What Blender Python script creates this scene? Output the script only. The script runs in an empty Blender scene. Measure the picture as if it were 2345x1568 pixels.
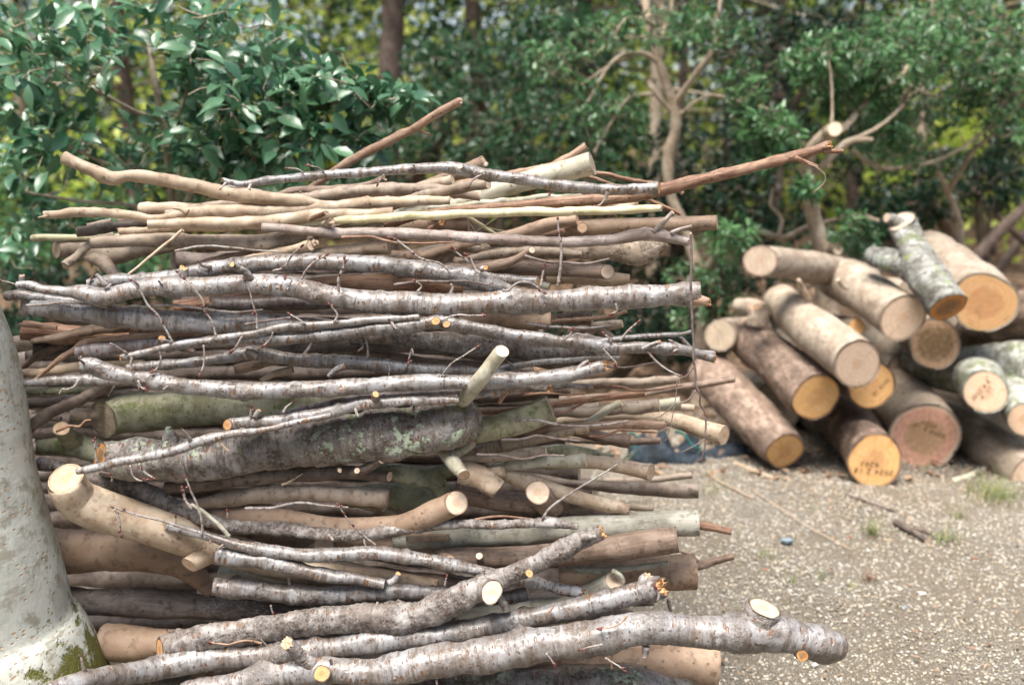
import bpy, math, random
import numpy as np
from mathutils import Vector
R = math.radians
SC = bpy.context.scene
COL = SC.collection

# ------------------------------------------------------------ camera, light
CAMH, PITCH, FPX = 1.35, R(11.5), 2279.0        # FPX: focal length in pixels of a 2344 px wide picture
cd = bpy.data.cameras.new('camera'); cam = bpy.data.objects.new('camera', cd); COL.objects.link(cam)
cam.location = (0, 0, CAMH); cam.rotation_euler = (R(90) - PITCH, 0, 0)
cd.sensor_width = 36; cd.lens = 35; cd.clip_end = 1000; cd.clip_start = 0.05
cd.dof.use_dof = True; cd.dof.focus_distance = 2.02; cd.dof.aperture_fstop = 2.4
SC.camera = cam
SUN_EL, SUN_AZ = R(71), R(212)                  # azimuth clockwise from +Y
w = bpy.data.worlds.new("World"); SC.world = w; w.use_nodes = True
nt = w.node_tree; nt.nodes.clear()
sky = nt.nodes.new('ShaderNodeTexSky'); sky.sky_type = 'NISHITA'; sky.sun_disc = False
sky.sun_elevation = SUN_EL; sky.sun_rotation = SUN_AZ; sky.dust_density = 3.0; sky.ozone_density = 1.0
bg = nt.nodes.new('ShaderNodeBackground'); bg.inputs[1].default_value = 0.10
wo = nt.nodes.new('ShaderNodeOutputWorld')
hs = nt.nodes.new('ShaderNodeHueSaturation'); hs.inputs['Saturation'].default_value = .75
nt.links.new(sky.outputs[0], hs.inputs['Color']); nt.links.new(hs.outputs[0], bg.inputs[0]); nt.links.new(bg.outputs[0], wo.inputs[0])
ld = bpy.data.lights.new('sun', 'SUN'); ld.energy = 4.3; ld.angle = R(36); ld.color = (1, .955, .885)
sun = bpy.data.objects.new('sun', ld); COL.objects.link(sun)
sd = Vector((math.sin(SUN_AZ) * math.cos(SUN_EL), math.cos(SUN_AZ) * math.cos(SUN_EL), math.sin(SUN_EL)))
sun.rotation_euler = sd.to_track_quat('Z', 'Y').to_euler(); sun.location = (0, 0, 8)
SC.view_settings.view_transform = 'Standard'; SC.view_settings.look = 'None'
SC.view_settings.exposure = 1.62; SC.view_settings.gamma = 1

# ------------------------------------------------------------ helpers
SP, CP = math.sin(PITCH), math.cos(PITCH)
def at(x, y, Y):
    """world point on the ray of picture point (x, y) at distance Y; also metres per pixel there"""
    cx = (x - 1172) / FPX; cy = -(y - 784) / FPX
    dy = CP + cy * SP; dz = -SP + cy * CP
    t = Y / dy
    return np.array([cx * t, Y, CAMH + dz * t]), t / FPX
def at_ground(x, y, h=0.0):
    cx = (x - 1172) / FPX; cy = -(y - 784) / FPX
    dz = -SP + cy * CP; t = (h - CAMH) / dz
    return np.array([cx * t, (CP + cy * SP) * t, h]), t / FPX
def unit(v): return v / (np.linalg.norm(v) + 1e-12)

def mk(name, V, faces, mat, parent=None, org=None, attrs=None, smooth=True):
    V = np.asarray(V, dtype=np.float64)
    if org is not None: V = V - np.asarray(org)
    me = bpy.data.meshes.new(name)
    fl = [np.asarray(f, dtype=np.int32) for f in faces if len(f)]
    loops = np.concatenate([f.ravel() for f in fl])
    tot = np.concatenate([np.full(len(f), f.shape[1], dtype=np.int32) for f in fl])
    st = np.concatenate([[0], np.cumsum(tot)[:-1]]).astype(np.int32)
    me.vertices.add(len(V)); me.vertices.foreach_set('co', V.astype(np.float32).ravel())
    me.loops.add(len(loops)); me.loops.foreach_set('vertex_index', loops)
    me.polygons.add(len(tot)); me.polygons.foreach_set('loop_start', st); me.polygons.foreach_set('loop_total', tot)
    me.polygons.foreach_set('use_smooth', np.full(len(tot), smooth, dtype=bool))
    me.update(calc_edges=True)
    for k, a in (attrs or {}).items():
        a = np.asarray(a, dtype=np.float32)
        if a.ndim == 2:
            at_ = me.attributes.new(k, 'FLOAT_VECTOR', 'POINT'); at_.data.foreach_set('vector', a.ravel())
        else:
            at_ = me.attributes.new(k, 'FLOAT', 'POINT'); at_.data.foreach_set('value', a)
    if mat: me.materials.append(mat)
    o = bpy.data.objects.new(name, me); COL.objects.link(o)
    if parent: o.parent = parent
    return o
def thing(name, label, cat, loc, group=None):
    o = bpy.data.objects.new(name, None); COL.objects.link(o); o.location = [float(c) for c in loc]
    o.empty_display_size = .1
    o['label'] = label; o['category'] = cat
    if group: o['group'] = group
    return o
def tag(o, label, cat, group=None, kind=None):
    o['label'] = label; o['category'] = cat
    if group: o['group'] = group
    if kind: o['kind'] = kind
    return o

def catmull(P, ds):
    P = np.asarray(P, float)
    if len(P) == 2: P = np.stack([P[0], P[0] * .67 + P[1] * .33, P[0] * .33 + P[1] * .67, P[1]])
    Q = np.vstack([2 * P[0] - P[1], P, 2 * P[-1] - P[-2]])
    out = []
    t = np.linspace(0, 1, 14, endpoint=False)[:, None]
    for i in range(len(P) - 1):
        a, b, c, d = Q[i:i + 4]
        out.append(.5 * (2 * b + (c - a) * t + (2 * a - 5 * b + 4 * c - d) * t * t + (3 * b - a - 3 * c + d) * t ** 3))
    out.append(P[-1:]); D = np.vstack(out)
    s = np.concatenate([[0], np.cumsum(np.linalg.norm(np.diff(D[:, :3], axis=0), axis=1))])
    n = max(4, int(s[-1] / ds) + 1)
    q = np.linspace(0, s[-1], n)
    return np.stack([np.interp(q, s, D[:, k]) for k in range(D.shape[1])], 1), q
def frames(C):
    T = np.gradient(C, axis=0); T /= np.linalg.norm(T, axis=1)[:, None] + 1e-12
    N = np.zeros_like(C)
    up = np.array([0, 0, 1.]) if abs(T[0][2]) < .9 else np.array([0, -1., 0])
    n = unit(up - T[0] * (up @ T[0]))
    for i in range(len(C)):
        n = unit(n - T[i] * (n @ T[i])); N[i] = n
    return T, N, np.cross(T, N)
def ringquads(n, m):
    i = np.arange(n - 1)[:, None]; j = np.arange(m)[None]; j2 = (j + 1) % m
    return np.stack([i * m + j, (i + 1) * m + j, (i + 1) * m + j2, i * m + j2], -1).reshape(-1, 4)

def vnoise(X, seed):
    I = np.floor(X).astype(np.int64); f = X - I; f = f * f * (3 - 2 * f); out = 0
    def h(a, b, c):
        n = (a * 73856093) ^ (b * 19349663) ^ (c * 83492791) ^ (seed * 2654435761); n = (n ^ (n >> 13)) * 1274126177; n = n & 0x7fffffff
        return ((n ^ (n >> 16)) & 0xffff) / 32767.5 - 1
    for i in (0, 1):
        for j in (0, 1):
            for k in (0, 1):
                wt = (f[..., 0] if i else 1 - f[..., 0]) * (f[..., 1] if j else 1 - f[..., 1]) * (f[..., 2] if k else 1 - f[..., 2])
                out = out + wt * h(I[..., 0] + i, I[..., 1] + j, I[..., 2] + k)
    return out
RELIEF = {'cherry': .045, 'cherryd': .04, 'cherryr': .085, 'lichen': .06, 'stump': .07, 'logpeel': .06, 'logmoss': .04, 'knob': .06, 'brown': .015, 'red': .03, 'redlight': .02, 'greybrown': .02, 'mossy': .02, 'tan': .028, 'cream': .02, 'pink': .026, 'logtan': .022, 'palegreen': .02, 'greymyc': .015, 'webby': .03, 'stripe': .02, 'dark': .02, 'twig': .12}
def tube(P, rng, sides=20, ds=None, rough=.05, nodes=0.0, ends=('n', 'n'), knots=(), relief=0.):
    """P: rows x,y,z,r. Returns verts, quads, attrs, and end infos (centre, normal, ring)"""
    P = np.asarray(P, float); rm = P[:, 3].mean()
    D, s = catmull(P, ds or max(.004, rm * .38))
    if len(D) > 12 and rough > .025 and s[-1] > rm * 10:
        q_ = np.clip(np.minimum(s, s[-1] - s) / (rm * 4), 0, 1)
        for c_ in range(3):
            wv = sum(np.sin(s * 2 * np.pi / (rm * rng.uniform(8, 30)) + rng.uniform(0, 7)) * rng.uniform(.3, 1) for _ in range(4))
            D[:, c_] += wv * rm * .05 * q_ * min(1.6, rough / .05)
        D[:, 3] *= 1 + .03 * sum(np.sin(s * 2 * np.pi / (rm * rng.uniform(4, 12)) + rng.uniform(0, 7)) for _ in range(3))
    C, r = D[:, :3], np.maximum(D[:, 3], .0004)
    T, N, Bn = frames(C)
    # extend a little past slanted cuts
    info = [None, None]; pre = {}
    L = s[-1]
    th = np.linspace(0, 2 * np.pi, sides, endpoint=False)
    ns = {}
    for e, (idx, sg) in enumerate(((0, -1), (-1, 1))):
        st = ends[e]; k = float(st[1:]) if len(st) > 1 else (.25 if st[0] == 'c' else 0)
        ax = T[idx] * sg; n = ax
        if st[0] in 'cb':
            tc = unit(np.array([0, 0, CAMH]) - C[idx]); n = unit(ax + k * tc)
        elif st[0] == 'u': n = unit(ax + k * unit(np.array([0, -.95, .6]))) 
        elif st[0] == 'd': n = unit(ax + k * unit(np.array([0, -1., -.8])))
        ns[e] = (C[idx].copy(), ax, n, st[0])
    for e in (1, 0):
        c, ax, n, ty = ns[e]
        if ty in 'cubd':
            tan = math.sqrt(max(0, 1 / max(.2, (ax @ n)) ** 2 - 1)); ext = r[0 if e == 0 else -1] * tan * 1.25
            if ext > .001:
                m = max(1, int(ext / .006)); add = (np.arange(1, m + 1) / m * ext)
                if e == 1:
                    C = np.vstack([C, c + ax * add[:, None]]); r = np.concatenate([r, np.full(m, r[-1])]); s = np.concatenate([s, s[-1] + add])
                    T = np.vstack([T, np.repeat(T[-1:], m, 0)]); N = np.vstack([N, np.repeat(N[-1:], m, 0)]); Bn = np.vstack([Bn, np.repeat(Bn[-1:], m, 0)])
                else:
                    C = np.vstack([c + ax * add[::-1, None], C]); r = np.concatenate([np.full(m, r[0]), r]); s = np.concatenate([-add[::-1], s])
                    T = np.vstack([np.repeat(T[:1], m, 0), T]); N = np.vstack([np.repeat(N[:1], m, 0), N]); Bn = np.vstack([np.repeat(Bn[:1], m, 0), Bn])
        elif ty == 'r':
            m = 6; a = np.linspace(0, 1, m + 1)[1:]
            rr = (r[0] if e == 0 else r[-1]); add = rr * .8 * np.sin(a * np.pi / 2); rad = rr * np.cos(a * np.pi / 2 * .97)
            if e == 1:
                C = np.vstack([C, c + ax * add[:, None]]); r = np.concatenate([r, rad]); s = np.concatenate([s, s[-1] + add])
                T = np.vstack([T, np.repeat(T[-1:], m, 0)]); N = np.vstack([N, np.repeat(N[-1:], m, 0)]); Bn = np.vstack([Bn, np.repeat(Bn[-1:], m, 0)])
            else:
                C = np.vstack([c + ax * add[::-1, None], C]); r = np.concatenate([rad[::-1], r]); s = np.concatenate([-add[::-1], s])
                T = np.vstack([np.repeat(T[:1], m, 0), T]); N = np.vstack([np.repeat(N[:1], m, 0), N]); Bn = np.vstack([np.repeat(Bn[:1], m, 0), Bn])
    n_ = len(C)
    S, TH = np.meshgrid(s, th, indexing='ij')
    f = np.zeros_like(S)
    for k in range(7):
        wl = rm * rng.uniform(1.5, 9); m = rng.integers(0, 4)
        f += np.sin(S * 2 * np.pi / wl + m * TH + rng.uniform(0, 7)) * rng.uniform(.4, 1) * (.6 if wl < rm * 4 else 1)
    ra = 1 + rough * f * .42
    # oval section drifting along
    ra += rough * .9 * np.cos(2 * TH + S * 3 / (L + .1) + rng.uniform(0, 6))
    kn = np.zeros_like(S)
    kl = list(knots)
    if nodes > 0:
        q = rng.uniform(.3, 1) * nodes
        while q < L:
            kl.append((q, rng.uniform(0, 6.28), rng.uniform(.10, .32), rng.uniform(.45, 1.0))); q += nodes * rng.uniform(.4, 1.6)
    for (q, t0, am, wd) in kl:
        ang = np.cos(TH - t0)
        g = np.exp(-((S - q) / (rm * wd)) ** 2)
        ra += am * g * (.35 + .65 * np.clip(ang, 0, 1) ** 2)
        kn = np.maximum(kn, np.exp(-((S - q) / (rm * wd * 1.3)) ** 2) * (.35 + .65 * np.clip(ang * .5 + .5, 0, 1) ** 2) * min(1, am * 5))
    if relief:
        base = np.stack([r[:, None] * np.cos(TH), r[:, None] * np.sin(TH), S], -1); sd_ = int(rng.integers(1, 99999)); q_ = min(1.6, .02 / rm)
        ra += relief * vnoise(base * np.array([70., 70., 150.]) * q_, sd_) + relief * .7 * vnoise(base * np.array([150., 150., 260.]) * q_, sd_ + 7)
        ra += kn * (.10 + relief) * vnoise(base * 170. * q_, sd_ + 3)
    Rr = r[:, None] * ra
    V = C[:, None] + Rr[..., None] * (np.cos(TH)[..., None] * N[:, None] + np.sin(TH)[..., None] * Bn[:, None])
    seed = rng.uniform(0, 40)
    bk = np.stack([Rr * np.cos(TH), Rr * np.sin(TH), S + seed], -1)
    caps = [None, None]
    for e in (0, 1):
        c, ax, n, ty = ns[e]
        if ty in 'cubd':
            den = ax @ n
            dd = (V - c) @ n
            if ty == 'b':
                jag = rng.uniform(-.55, .35, sides) * (r[0] if e == 0 else r[-1]); dd = dd - jag[None] * den
            hit = dd > 0
            half = (S < L * .5) if e == 0 else (S >= L * .5)
            hit &= half
            V = np.where(hit[..., None], V - ax * (dd / den)[..., None], V)
            ring = V[0 if e == 0 else -1]
            if ty == 'b': 
                # push undecided verts too
                pass
            caps[e] = (c, n, ring, ty)
    V = V.reshape(-1, 3); bk = bk.reshape(-1, 3); kn = kn.ravel()
    F = [ringquads(n_, sides)]
    # lips / closures
    for e in (0, 1):
        base = 0 if e == 0 else (n_ - 1) * sides
        c, ax, n, ty = ns[e]
        if ty in 'cubd':
            ring = V[base:base + sides]; cc = ring.mean(0)
            inner = cc + (ring - cc) * .93
            i0 = len(V); V = np.vstack([V, inner]); bk = np.vstack([bk, bk[base:base + sides]]); kn = np.concatenate([kn, np.full(sides, .8)])
            j = np.arange(sides); j2 = (j + 1) % sides
            F.append(np.stack([base + j, base + j2, i0 + j2, i0 + j], -1))
        else:
            ring = V[base:base + sides]; cc = ring.mean(0); i0 = len(V)
            V = np.vstack([V, cc[None]]); bk = np.vstack([bk, bk[base:base + 1]]); kn = np.concatenate([kn, [0]])
            j = np.arange(sides); j2 = (j + 1) % sides
            F.append(np.stack([base + j, base + j2, np.full(sides, i0)], -1))
    return V, F, {'bk': bk, 'kn': kn}, caps
def cap_mesh(cap, rng):
    c, n, ring, ty = cap; m = len(ring); cc = ring.mean(0)
    a = unit(ring[0] - cc); b = np.cross(n, a)
    V, bk, kn = [], [], []
    off = rng.uniform(-.15, .15, 2) * np.linalg.norm(ring[0] - cc)
    for q in (.95, .75, .5, .25):
        P = cc + (ring - cc) * q - n * .0004
        if ty == 'b': P = P + n[None] * rng.uniform(-.5, .6, m)[:, None] * np.linalg.norm(ring[0] - cc) * (.7 if q < .9 else 0)
        V.append(P); d = P - cc; bk.append(np.stack([d @ a - off[0], d @ b - off[1], np.zeros(m)], -1)); kn.append(np.full(m, q))
    V.append((cc - n * .0004)[None]); bk.append(np.array([[-off[0], -off[1], 0]])); kn.append([0.])
    F = [ringquads(4, m)]; j = np.arange(m); F.append(np.stack([3 * m + j, np.full(m, 4 * m), 3 * m + (j + 1) % m], -1))
    return np.vstack(V), F, {'bk': np.vstack(bk), 'kn': np.concatenate(kn)}

# ------------------------------------------------------------ materials
class NB:
    def __init__(s, name):
        s.m = bpy.data.materials.new(name); s.m.use_nodes = True; s.t = s.m.node_tree; s.t.nodes.clear()
        s.out = s.n('ShaderNodeOutputMaterial')
    def n(s, ty, **kw):
        x = s.t.nodes.new(ty)
        for k, v in kw.items(): setattr(x, k, v)
        return x
    def link(s, a, b): s.t.links.new(a, b)
    def put(s, node, i, v):
        if hasattr(v, 'node') or isinstance(v, bpy.types.NodeSocket): s.link(v, node.inputs[i])
        else:
            if isinstance(v, tuple) and len(v) == 3 and node.inputs[i].type == 'RGBA': v = (*v, 1)
            node.inputs[i].default_value = v
    def attr(s, name): return s.n('ShaderNodeAttribute', attribute_name=name)
    def vmul(s, v, k):
        x = s.n('ShaderNodeVectorMath', operation='MULTIPLY'); s.put(x, 0, v); s.put(x, 1, k); return x.outputs[0]
    def vadd(s, v, k):
        x = s.n('ShaderNodeVectorMath', operation='ADD'); s.put(x, 0, v); s.put(x, 1, k); return x.outputs[0]
    def math(s, op, a, b=0.0, c=None, clamp=False):
        x = s.n('ShaderNodeMath', operation=op, use_clamp=clamp); s.put(x, 0, a); s.put(x, 1, b)
        if c is not None: s.put(x, 2, c)
        return x.outputs[0]
    def noise(s, v, sc=1., det=3., rough=.55, dist=0.):
        x = s.n('ShaderNodeTexNoise'); s.put(x, 'Vector', v); x.inputs['Scale'].default_value = sc
        x.inputs['Detail'].default_value = det; x.inputs['Roughness'].default_value = rough; x.inputs['Distortion'].default_value = dist
        return x.outputs[0]
    def vor(s, v, sc=1., feature='F1', rnd=1.):
        x = s.n('ShaderNodeTexVoronoi', feature=feature); s.put(x, 'Vector', v); x.inputs['Scale'].default_value = sc
        x.inputs['Randomness'].default_value = rnd; return x
    def rng(s, v, a, b, c=0., d=1.):
        x = s.n('ShaderNodeMapRange', interpolation_type='SMOOTHSTEP'); s.put(x, 0, v); x.inputs[1].default_value = a; x.inputs[2].default_value = b
        x.inputs[3].default_value = c; x.inputs[4].default_value = d; return x.outputs[0]
    def mix(s, f, a, b, mode='MIX'):
        x = s.n('ShaderNodeMix', data_type='RGBA', blend_type=mode); s.put(x, 0, f); s.put(x, 6, a); s.put(x, 7, b); return x.outputs[2]
    def bsdf(s, col, rough, height=None, dist=.002, spec=.5, strength=1., trans=0., tcol=None):
        p = s.n('ShaderNodeBsdfPrincipled'); s.put(p, 'Base Color', col); s.put(p, 'Roughness', rough); p.inputs['Specular IOR Level'].default_value = spec
        if height is not None:
            b = s.n('ShaderNodeBump'); s.put(b, 'Height', height); b.inputs['Distance'].default_value = dist; b.inputs['Strength'].default_value = strength
            s.link(b.outputs[0], p.inputs['Normal'])
        sh = p.outputs[0]
        if trans:
            t = s.n('ShaderNodeBsdfTranslucent'); s.put(t, 0, tcol or col); mx = s.n('ShaderNodeMixShader'); mx.inputs[0].default_value = trans
            s.link(sh, mx.inputs[1]); s.link(t.outputs[0], mx.inputs[2]); sh = mx.outputs[0]
        s.link(sh, s.out.inputs[0]); return s.m

def bark(name, mid, light, dark, ring=.3, fib=0., lent=0., lcol=(.24, .115, .05), spots=.2, moss=0., mosscol=(.10, .13, .03),
         lichen=0., myc=0., rough=.6, spec=.35, bump=.6, crack=0., patch=.5, lsc=1.0):
    b = NB(name); v0 = b.attr('bk').outputs[1]; kn = b.attr('kn').outputs[2]
    oi = b.n('ShaderNodeObjectInfo').outputs['Random']
    v = v0
    n1 = b.noise(v, 16, 4, .6)
    col = b.mix(b.rng(n1, .38, .62), mid, light) if patch >= .5 else b.mix(b.math('MULTIPLY', b.rng(n1, .38, .65), patch * 2), mid, light)
    n2 = b.noise(v, 45, 4, .65)
    col = b.mix(b.rng(n2, .5, .68, 0, .8), col, dark)
    h = b.math('MULTIPLY', b.noise(v, 220, 3), .25)
    g = b.noise(v, 520, 2, .6)
    col = b.mix(b.math('MULTIPLY', b.rng(g, .3, .75), .35), col, b.mix(.5, col, light))
    ds = b.vor(b.vadd(v, (2., 6., 1.)), 62); dsc = b.n('ShaderNodeSeparateColor'); b.link(ds.outputs['Color'], dsc.inputs[0])
    dm = b.math('MULTIPLY', b.rng(ds.outputs[0], .26, .14), b.rng(dsc.outputs[0], .72, .76))
    col = b.mix(b.math('MULTIPLY', dm, .75), col, b.mix(.3, dark, (.05, .03, .02))); h = b.math('ADD', h, b.math('MULTIPLY', dm, -.6))
    dirt = b.rng(b.noise(b.vmul(b.vadd(v, (11., 3., 5.)), (1., 1., .45)), 19, 7, .75), .54, .70)
    col = b.mix(b.math('MULTIPLY', dirt, .6), col, b.mix(.6, dark, (.07, .05, .035)))
    wr = b.noise(b.vmul(v, (40., 40., 320.)), 1, 3, .6); h = b.math('ADD', h, b.math('MULTIPLY', wr, .5))
    scr = b.math('MULTIPLY', b.rng(b.noise(b.vmul(b.vadd(v, (5., 9., 0.)), (170., 170., 16.)), 1, 2), .62, .72), b.rng(b.noise(v, 12, 2), .5, .62))
    col = b.mix(b.math('MULTIPLY', scr, .45), col, light)
    if ring:
        vr = b.vmul(v, (13., 13., 95.)); nr = b.noise(vr, 1., 5, .7)
        col = b.mix(b.math('MULTIPLY', b.rng(nr, .44, .64), ring), col, light)
        nr2 = b.noise(b.vmul(b.vadd(v, (3., 1., 7.)), (12., 12., 60.)), 1., 5, .72)
        col = b.mix(b.math('MULTIPLY', b.rng(nr2, .52, .62), min(1., ring * 1.25)), col, b.mix(.3, dark, mid))
        h = b.math('ADD', h, b.math('MULTIPLY', nr, ring * .8))
    if fib:
        vf = b.vmul(v, (260., 260., 14.)); nf = b.noise(vf, 1., 4, .65)
        col = b.mix(b.math('MULTIPLY', b.rng(nf, .42, .64), fib), col, dark)
        col = b.mix(b.math('MULTIPLY', b.rng(nf, .5, .3), fib * .5), col, light)
        h = b.math('ADD', h, b.math('MULTIPLY', nf, -1.4 * fib))
    if spots:
        vs = b.vor(b.vmul(v, (90., 90., 90.))); m = b.math('MULTIPLY', b.rng(vs.outputs[0], .24, .12), spots)
        m = b.math('MULTIPLY', m, b.math('GREATER_THAN', b.n('ShaderNodeSeparateColor').outputs[0] if False else b.noise(b.vmul(v, (30., 30., 30.)), 1, 1), .5))
        col = b.mix(m, col, light); h = b.math('ADD', h, b.math('MULTIPLY', m, .5))
    if lent:
        for k, (a, c, th, g0) in enumerate(((36., 92., .25, .7), (70., 150., .22, .62))):
            vv = b.vor(b.vmul(b.vadd(v, (k * 5., 0., k * 3.)), (a * lsc, a * lsc, c * lsc)))
            sc = b.n('ShaderNodeSeparateColor'); b.link(vv.outputs['Color'], sc.inputs[0])
            m = b.math('MULTIPLY', b.rng(vv.outputs[0], th + .09, th - .05), b.rng(sc.outputs[0], g0 - .03, g0 + .03))
            m = b.math('MULTIPLY', m, lent)
            halo = b.math('MULTIPLY', b.math('MULTIPLY', b.rng(vv.outputs[0], .48, .22), b.rng(sc.outputs[0], g0 - .03, g0 + .03)), .5 * lent)
            col = b.mix(halo, col, b.mix(.5, light, mid))
            lc = b.mix(sc.outputs[1], lcol, b.mix(.6, dark, lcol))
            col = b.mix(m, col, lc); h = b.math('ADD', h, b.math('MULTIPLY', m, 1.1))
    if crack or lent:
        ck = b.vor(b.vmul(v, (140., 140., 170.)), 1, 'DISTANCE_TO_EDGE'); cm = b.rng(ck.outputs[0], .10, .0)
        pm = b.rng(b.noise(b.vadd(v, (9., 2., 0.)), 22, 3, .6), .56 - .16 * crack, .66)
        pm = b.math('MAXIMUM', b.math('MULTIPLY', pm, min(1., .35 + crack)), b.math('MULTIPLY', kn, .9))
        rc = b.mix(b.rng(b.noise(v, 130, 4, .7), .4, .6), b.mix(.55, dark, (.10, .07, .05)), b.mix(.4, mid, light))
        col = b.mix(b.math('MULTIPLY', pm, .85), col, rc)
        col = b.mix(b.math('MULTIPLY', pm, b.math('MULTIPLY', cm, .7)), col, b.mix(.7, dark, (.02, .015, .01)))
        h = b.math('ADD', h, b.math('MULTIPLY', pm, b.math('MULTIPLY', b.noise(v, 150, 5, .7), 2.6)))
    if moss:
        mm = b.math('MULTIPLY', b.rng(b.noise(b.vadd(v, (4., 4., 4.)), 14, 6, .7), .62 - .22 * moss, .72 - .18 * moss), .85)
        mc = b.mix(b.noise(v, 160, 3), mosscol, tuple(min(1, c * 1.8) for c in mosscol))
        col = b.mix(mm, col, mc); h = b.math('ADD', h, b.math('MULTIPLY', mm, b.math('MULTIPLY', b.noise(v, 300, 3), 1.2)))
    if lichen:
        lm = b.rng(b.noise(b.vadd(v, (7., 1., 2.)), 34, 7, .75), .62 - .12 * lichen, .65 - .12 * lichen)
        lm = b.math('MULTIPLY', lm, b.rng(b.noise(b.vadd(v, (1., 5., 2.)), 7, 2), .45, .6))
        lcx = b.mix(b.noise(v, 260, 3), (.31, .37, .25), (.50, .55, .43))
        col = b.mix(lm, col, lcx); h = b.math('ADD', h, lm)
    if myc:
        wv = b.vadd(v, b.vmul(b.n('ShaderNodeTexNoise').outputs[1] if False else v, (0., 0., 0.)))
        nd = b.n('ShaderNodeTexNoise'); b.put(nd, 'Vector', v); nd.inputs['Scale'].default_value = 30
        wv = b.vadd(b.vmul(v, (95., 95., 26.)), b.vmul(nd.outputs[1], (2.4, 2.4, 2.4)))
        e = b.vor(wv, 1., 'DISTANCE_TO_EDGE'); lm = b.rng(e.outputs[0], .035, .0)
        lm = b.math('MULTIPLY', lm, b.rng(b.noise(v, 9, 2), .45, .62)); col = b.mix(b.math('MULTIPLY', lm, myc), col, (.66, .66, .70))
    hv = b.n('ShaderNodeHueSaturation'); b.put(hv, 'Value', b.math('MULTIPLY_ADD', oi, .3, .87)); b.put(hv, 'Color', col)
    rr = b.math('MULTIPLY_ADD', n2, .25, rough - .12)
    return b.bsdf(hv.outputs[0], rr, h, .0018, spec, bump)

def cut(name, main, heart, edge, ringc, streak=.35, hr=.25, ringf=420., rot=0.0, mottle=0.):
    b = NB(name); v = b.attr('bk').outputs[1]; q = b.attr('kn').outputs[2]; oi = b.n('ShaderNodeObjectInfo').outputs['Random']
    nz = b.noise(v, 22, 4, .6); nd = b.n('ShaderNodeTexNoise'); b.put(nd, 'Vector', v); nd.inputs['Scale'].default_value = 14
    ln = b.n('ShaderNodeVectorMath', operation='LENGTH'); b.put(ln, 0, b.vadd(v, b.vmul(nd.outputs[1], (.012, .012, 0.))))
    rg = b.math('SINE', b.math('MULTIPLY', ln.outputs['Value'], ringf))
    col = b.mix(b.rng(b.math('ADD', q, b.math('MULTIPLY', b.math('SUBTRACT', nz, .5), .5)), hr, hr + .15), heart, main)
    col = b.mix(b.math('MULTIPLY', b.rng(rg, -.2, 1.), .45), col, ringc)
    rt = b.n('ShaderNodeVectorRotate', rotation_type='Z_AXIS'); b.put(rt, 'Vector', v); b.put(rt, 'Angle', b.math('MULTIPLY', oi, 3.1))
    sk = b.noise(b.vmul(rt.outputs[0], (16., 420., 1.)), 1, 3, .6)
    col = b.mix(b.math('MULTIPLY', b.rng(sk, .45, .62), streak), col, b.mix(.5, main, (.85, .78, .66)))
    col = b.mix(b.rng(b.noise(v, 60, 4, .6), .5, .8, 0, .5), col, ringc)
    sx = b.n('ShaderNodeSeparateXYZ'); b.put(sx, 0, v); an = b.math('ARCTAN2', sx.outputs[0], sx.outputs[1])
    cx = b.n('ShaderNodeCombineXYZ'); b.put(cx, 0, b.math('MULTIPLY', an, 2.6)); b.put(cx, 1, b.math('MULTIPLY', oi, 40.))
    cr = b.rng(b.math('ABSOLUTE', b.math('SUBTRACT', b.noise(b.vadd(cx.outputs[0], b.vmul(nd.outputs[1], (.25, .25, 0.))), 1.6, 2), .5)), .012, .0)
    cr = b.math('MULTIPLY', cr, b.rng(b.noise(v, 30, 2), .45, .6)); col = b.mix(b.math('MULTIPLY', cr, .7), col, (.12, .06, .03))
    col = b.mix(b.rng(b.noise(v, 17, 5, .7), .46, .72, 0, .3), col, b.mix(.5, ringc, (.22, .17, .12)))
    if mottle:
        col = b.mix(b.math('MULTIPLY', b.rng(b.math('SUBTRACT', b.noise(v, 45, 6, .75), b.math('MULTIPLY', q, .25)), .28, .42), mottle), col, (.10, .055, .025))
    col = b.mix(b.rng(q, .84, .96), col, edge)
    h = b.math('ADD', b.math('MULTIPLY', sk, .5), b.noise(v, 300, 2))
    return b.bsdf(col, .75, h, .001, .2, .6)

M = {}
M['cherry'] = bark('cherry_bark', (.15, .11, .082), (.305, .298, .30), (.052, .035, .025), ring=.62, lent=1., rough=.36, spec=.75, bump=.9)
M['cherryd'] = bark('dark_cherry_bark', (.12, .085, .075), (.28, .25, .25), (.05, .032, .026), ring=.5, lent=.9, rough=.45, spec=.55, bump=.8)
M['cherryr'] = bark('rough_cherry_bark', (.15, .115, .095), (.36, .34, .325), (.05, .036, .03), ring=.5, lent=1., rough=.55, spec=.4, bump=1., crack=1.)
M['lichen'] = bark('lichen_cherry_bark', (.155, .115, .09), (.38, .35, .34), (.045, .034, .026), ring=.6, lent=1., rough=.6, spec=.35, bump=1., crack=.9, lichen=.7, moss=.2, lsc=.6)
M['tan'] = bark('tan_bark', (.36, .26, .175), (.50, .39, .285), (.20, .135, .09), ring=.12, spots=.35, rough=.6, bump=.35)
M['cream'] = bark('cream_bark', (.39, .285, .195), (.53, .43, .32), (.23, .15, .10), ring=.1, spots=.25, rough=.6, bump=.3)
M['pink'] = bark('pinkish_tan_bark', (.275, .185, .125), (.37, .27, .195), (.15, .095, .062), ring=.06, spots=.25, rough=.65, bump=.28, patch=.4)
M['yellow'] = bark('yellow_green_bark', (.48, .42, .235), (.58, .53, .36), (.29, .25, .13), ring=.15, spots=.2, rough=.55, bump=.25)
M['palegreen'] = bark('pale_green_bark', (.33, .30, .215), (.46, .44, .355), (.20, .17, .11), ring=.12, spots=.3, rough=.6, bump=.4)
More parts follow.
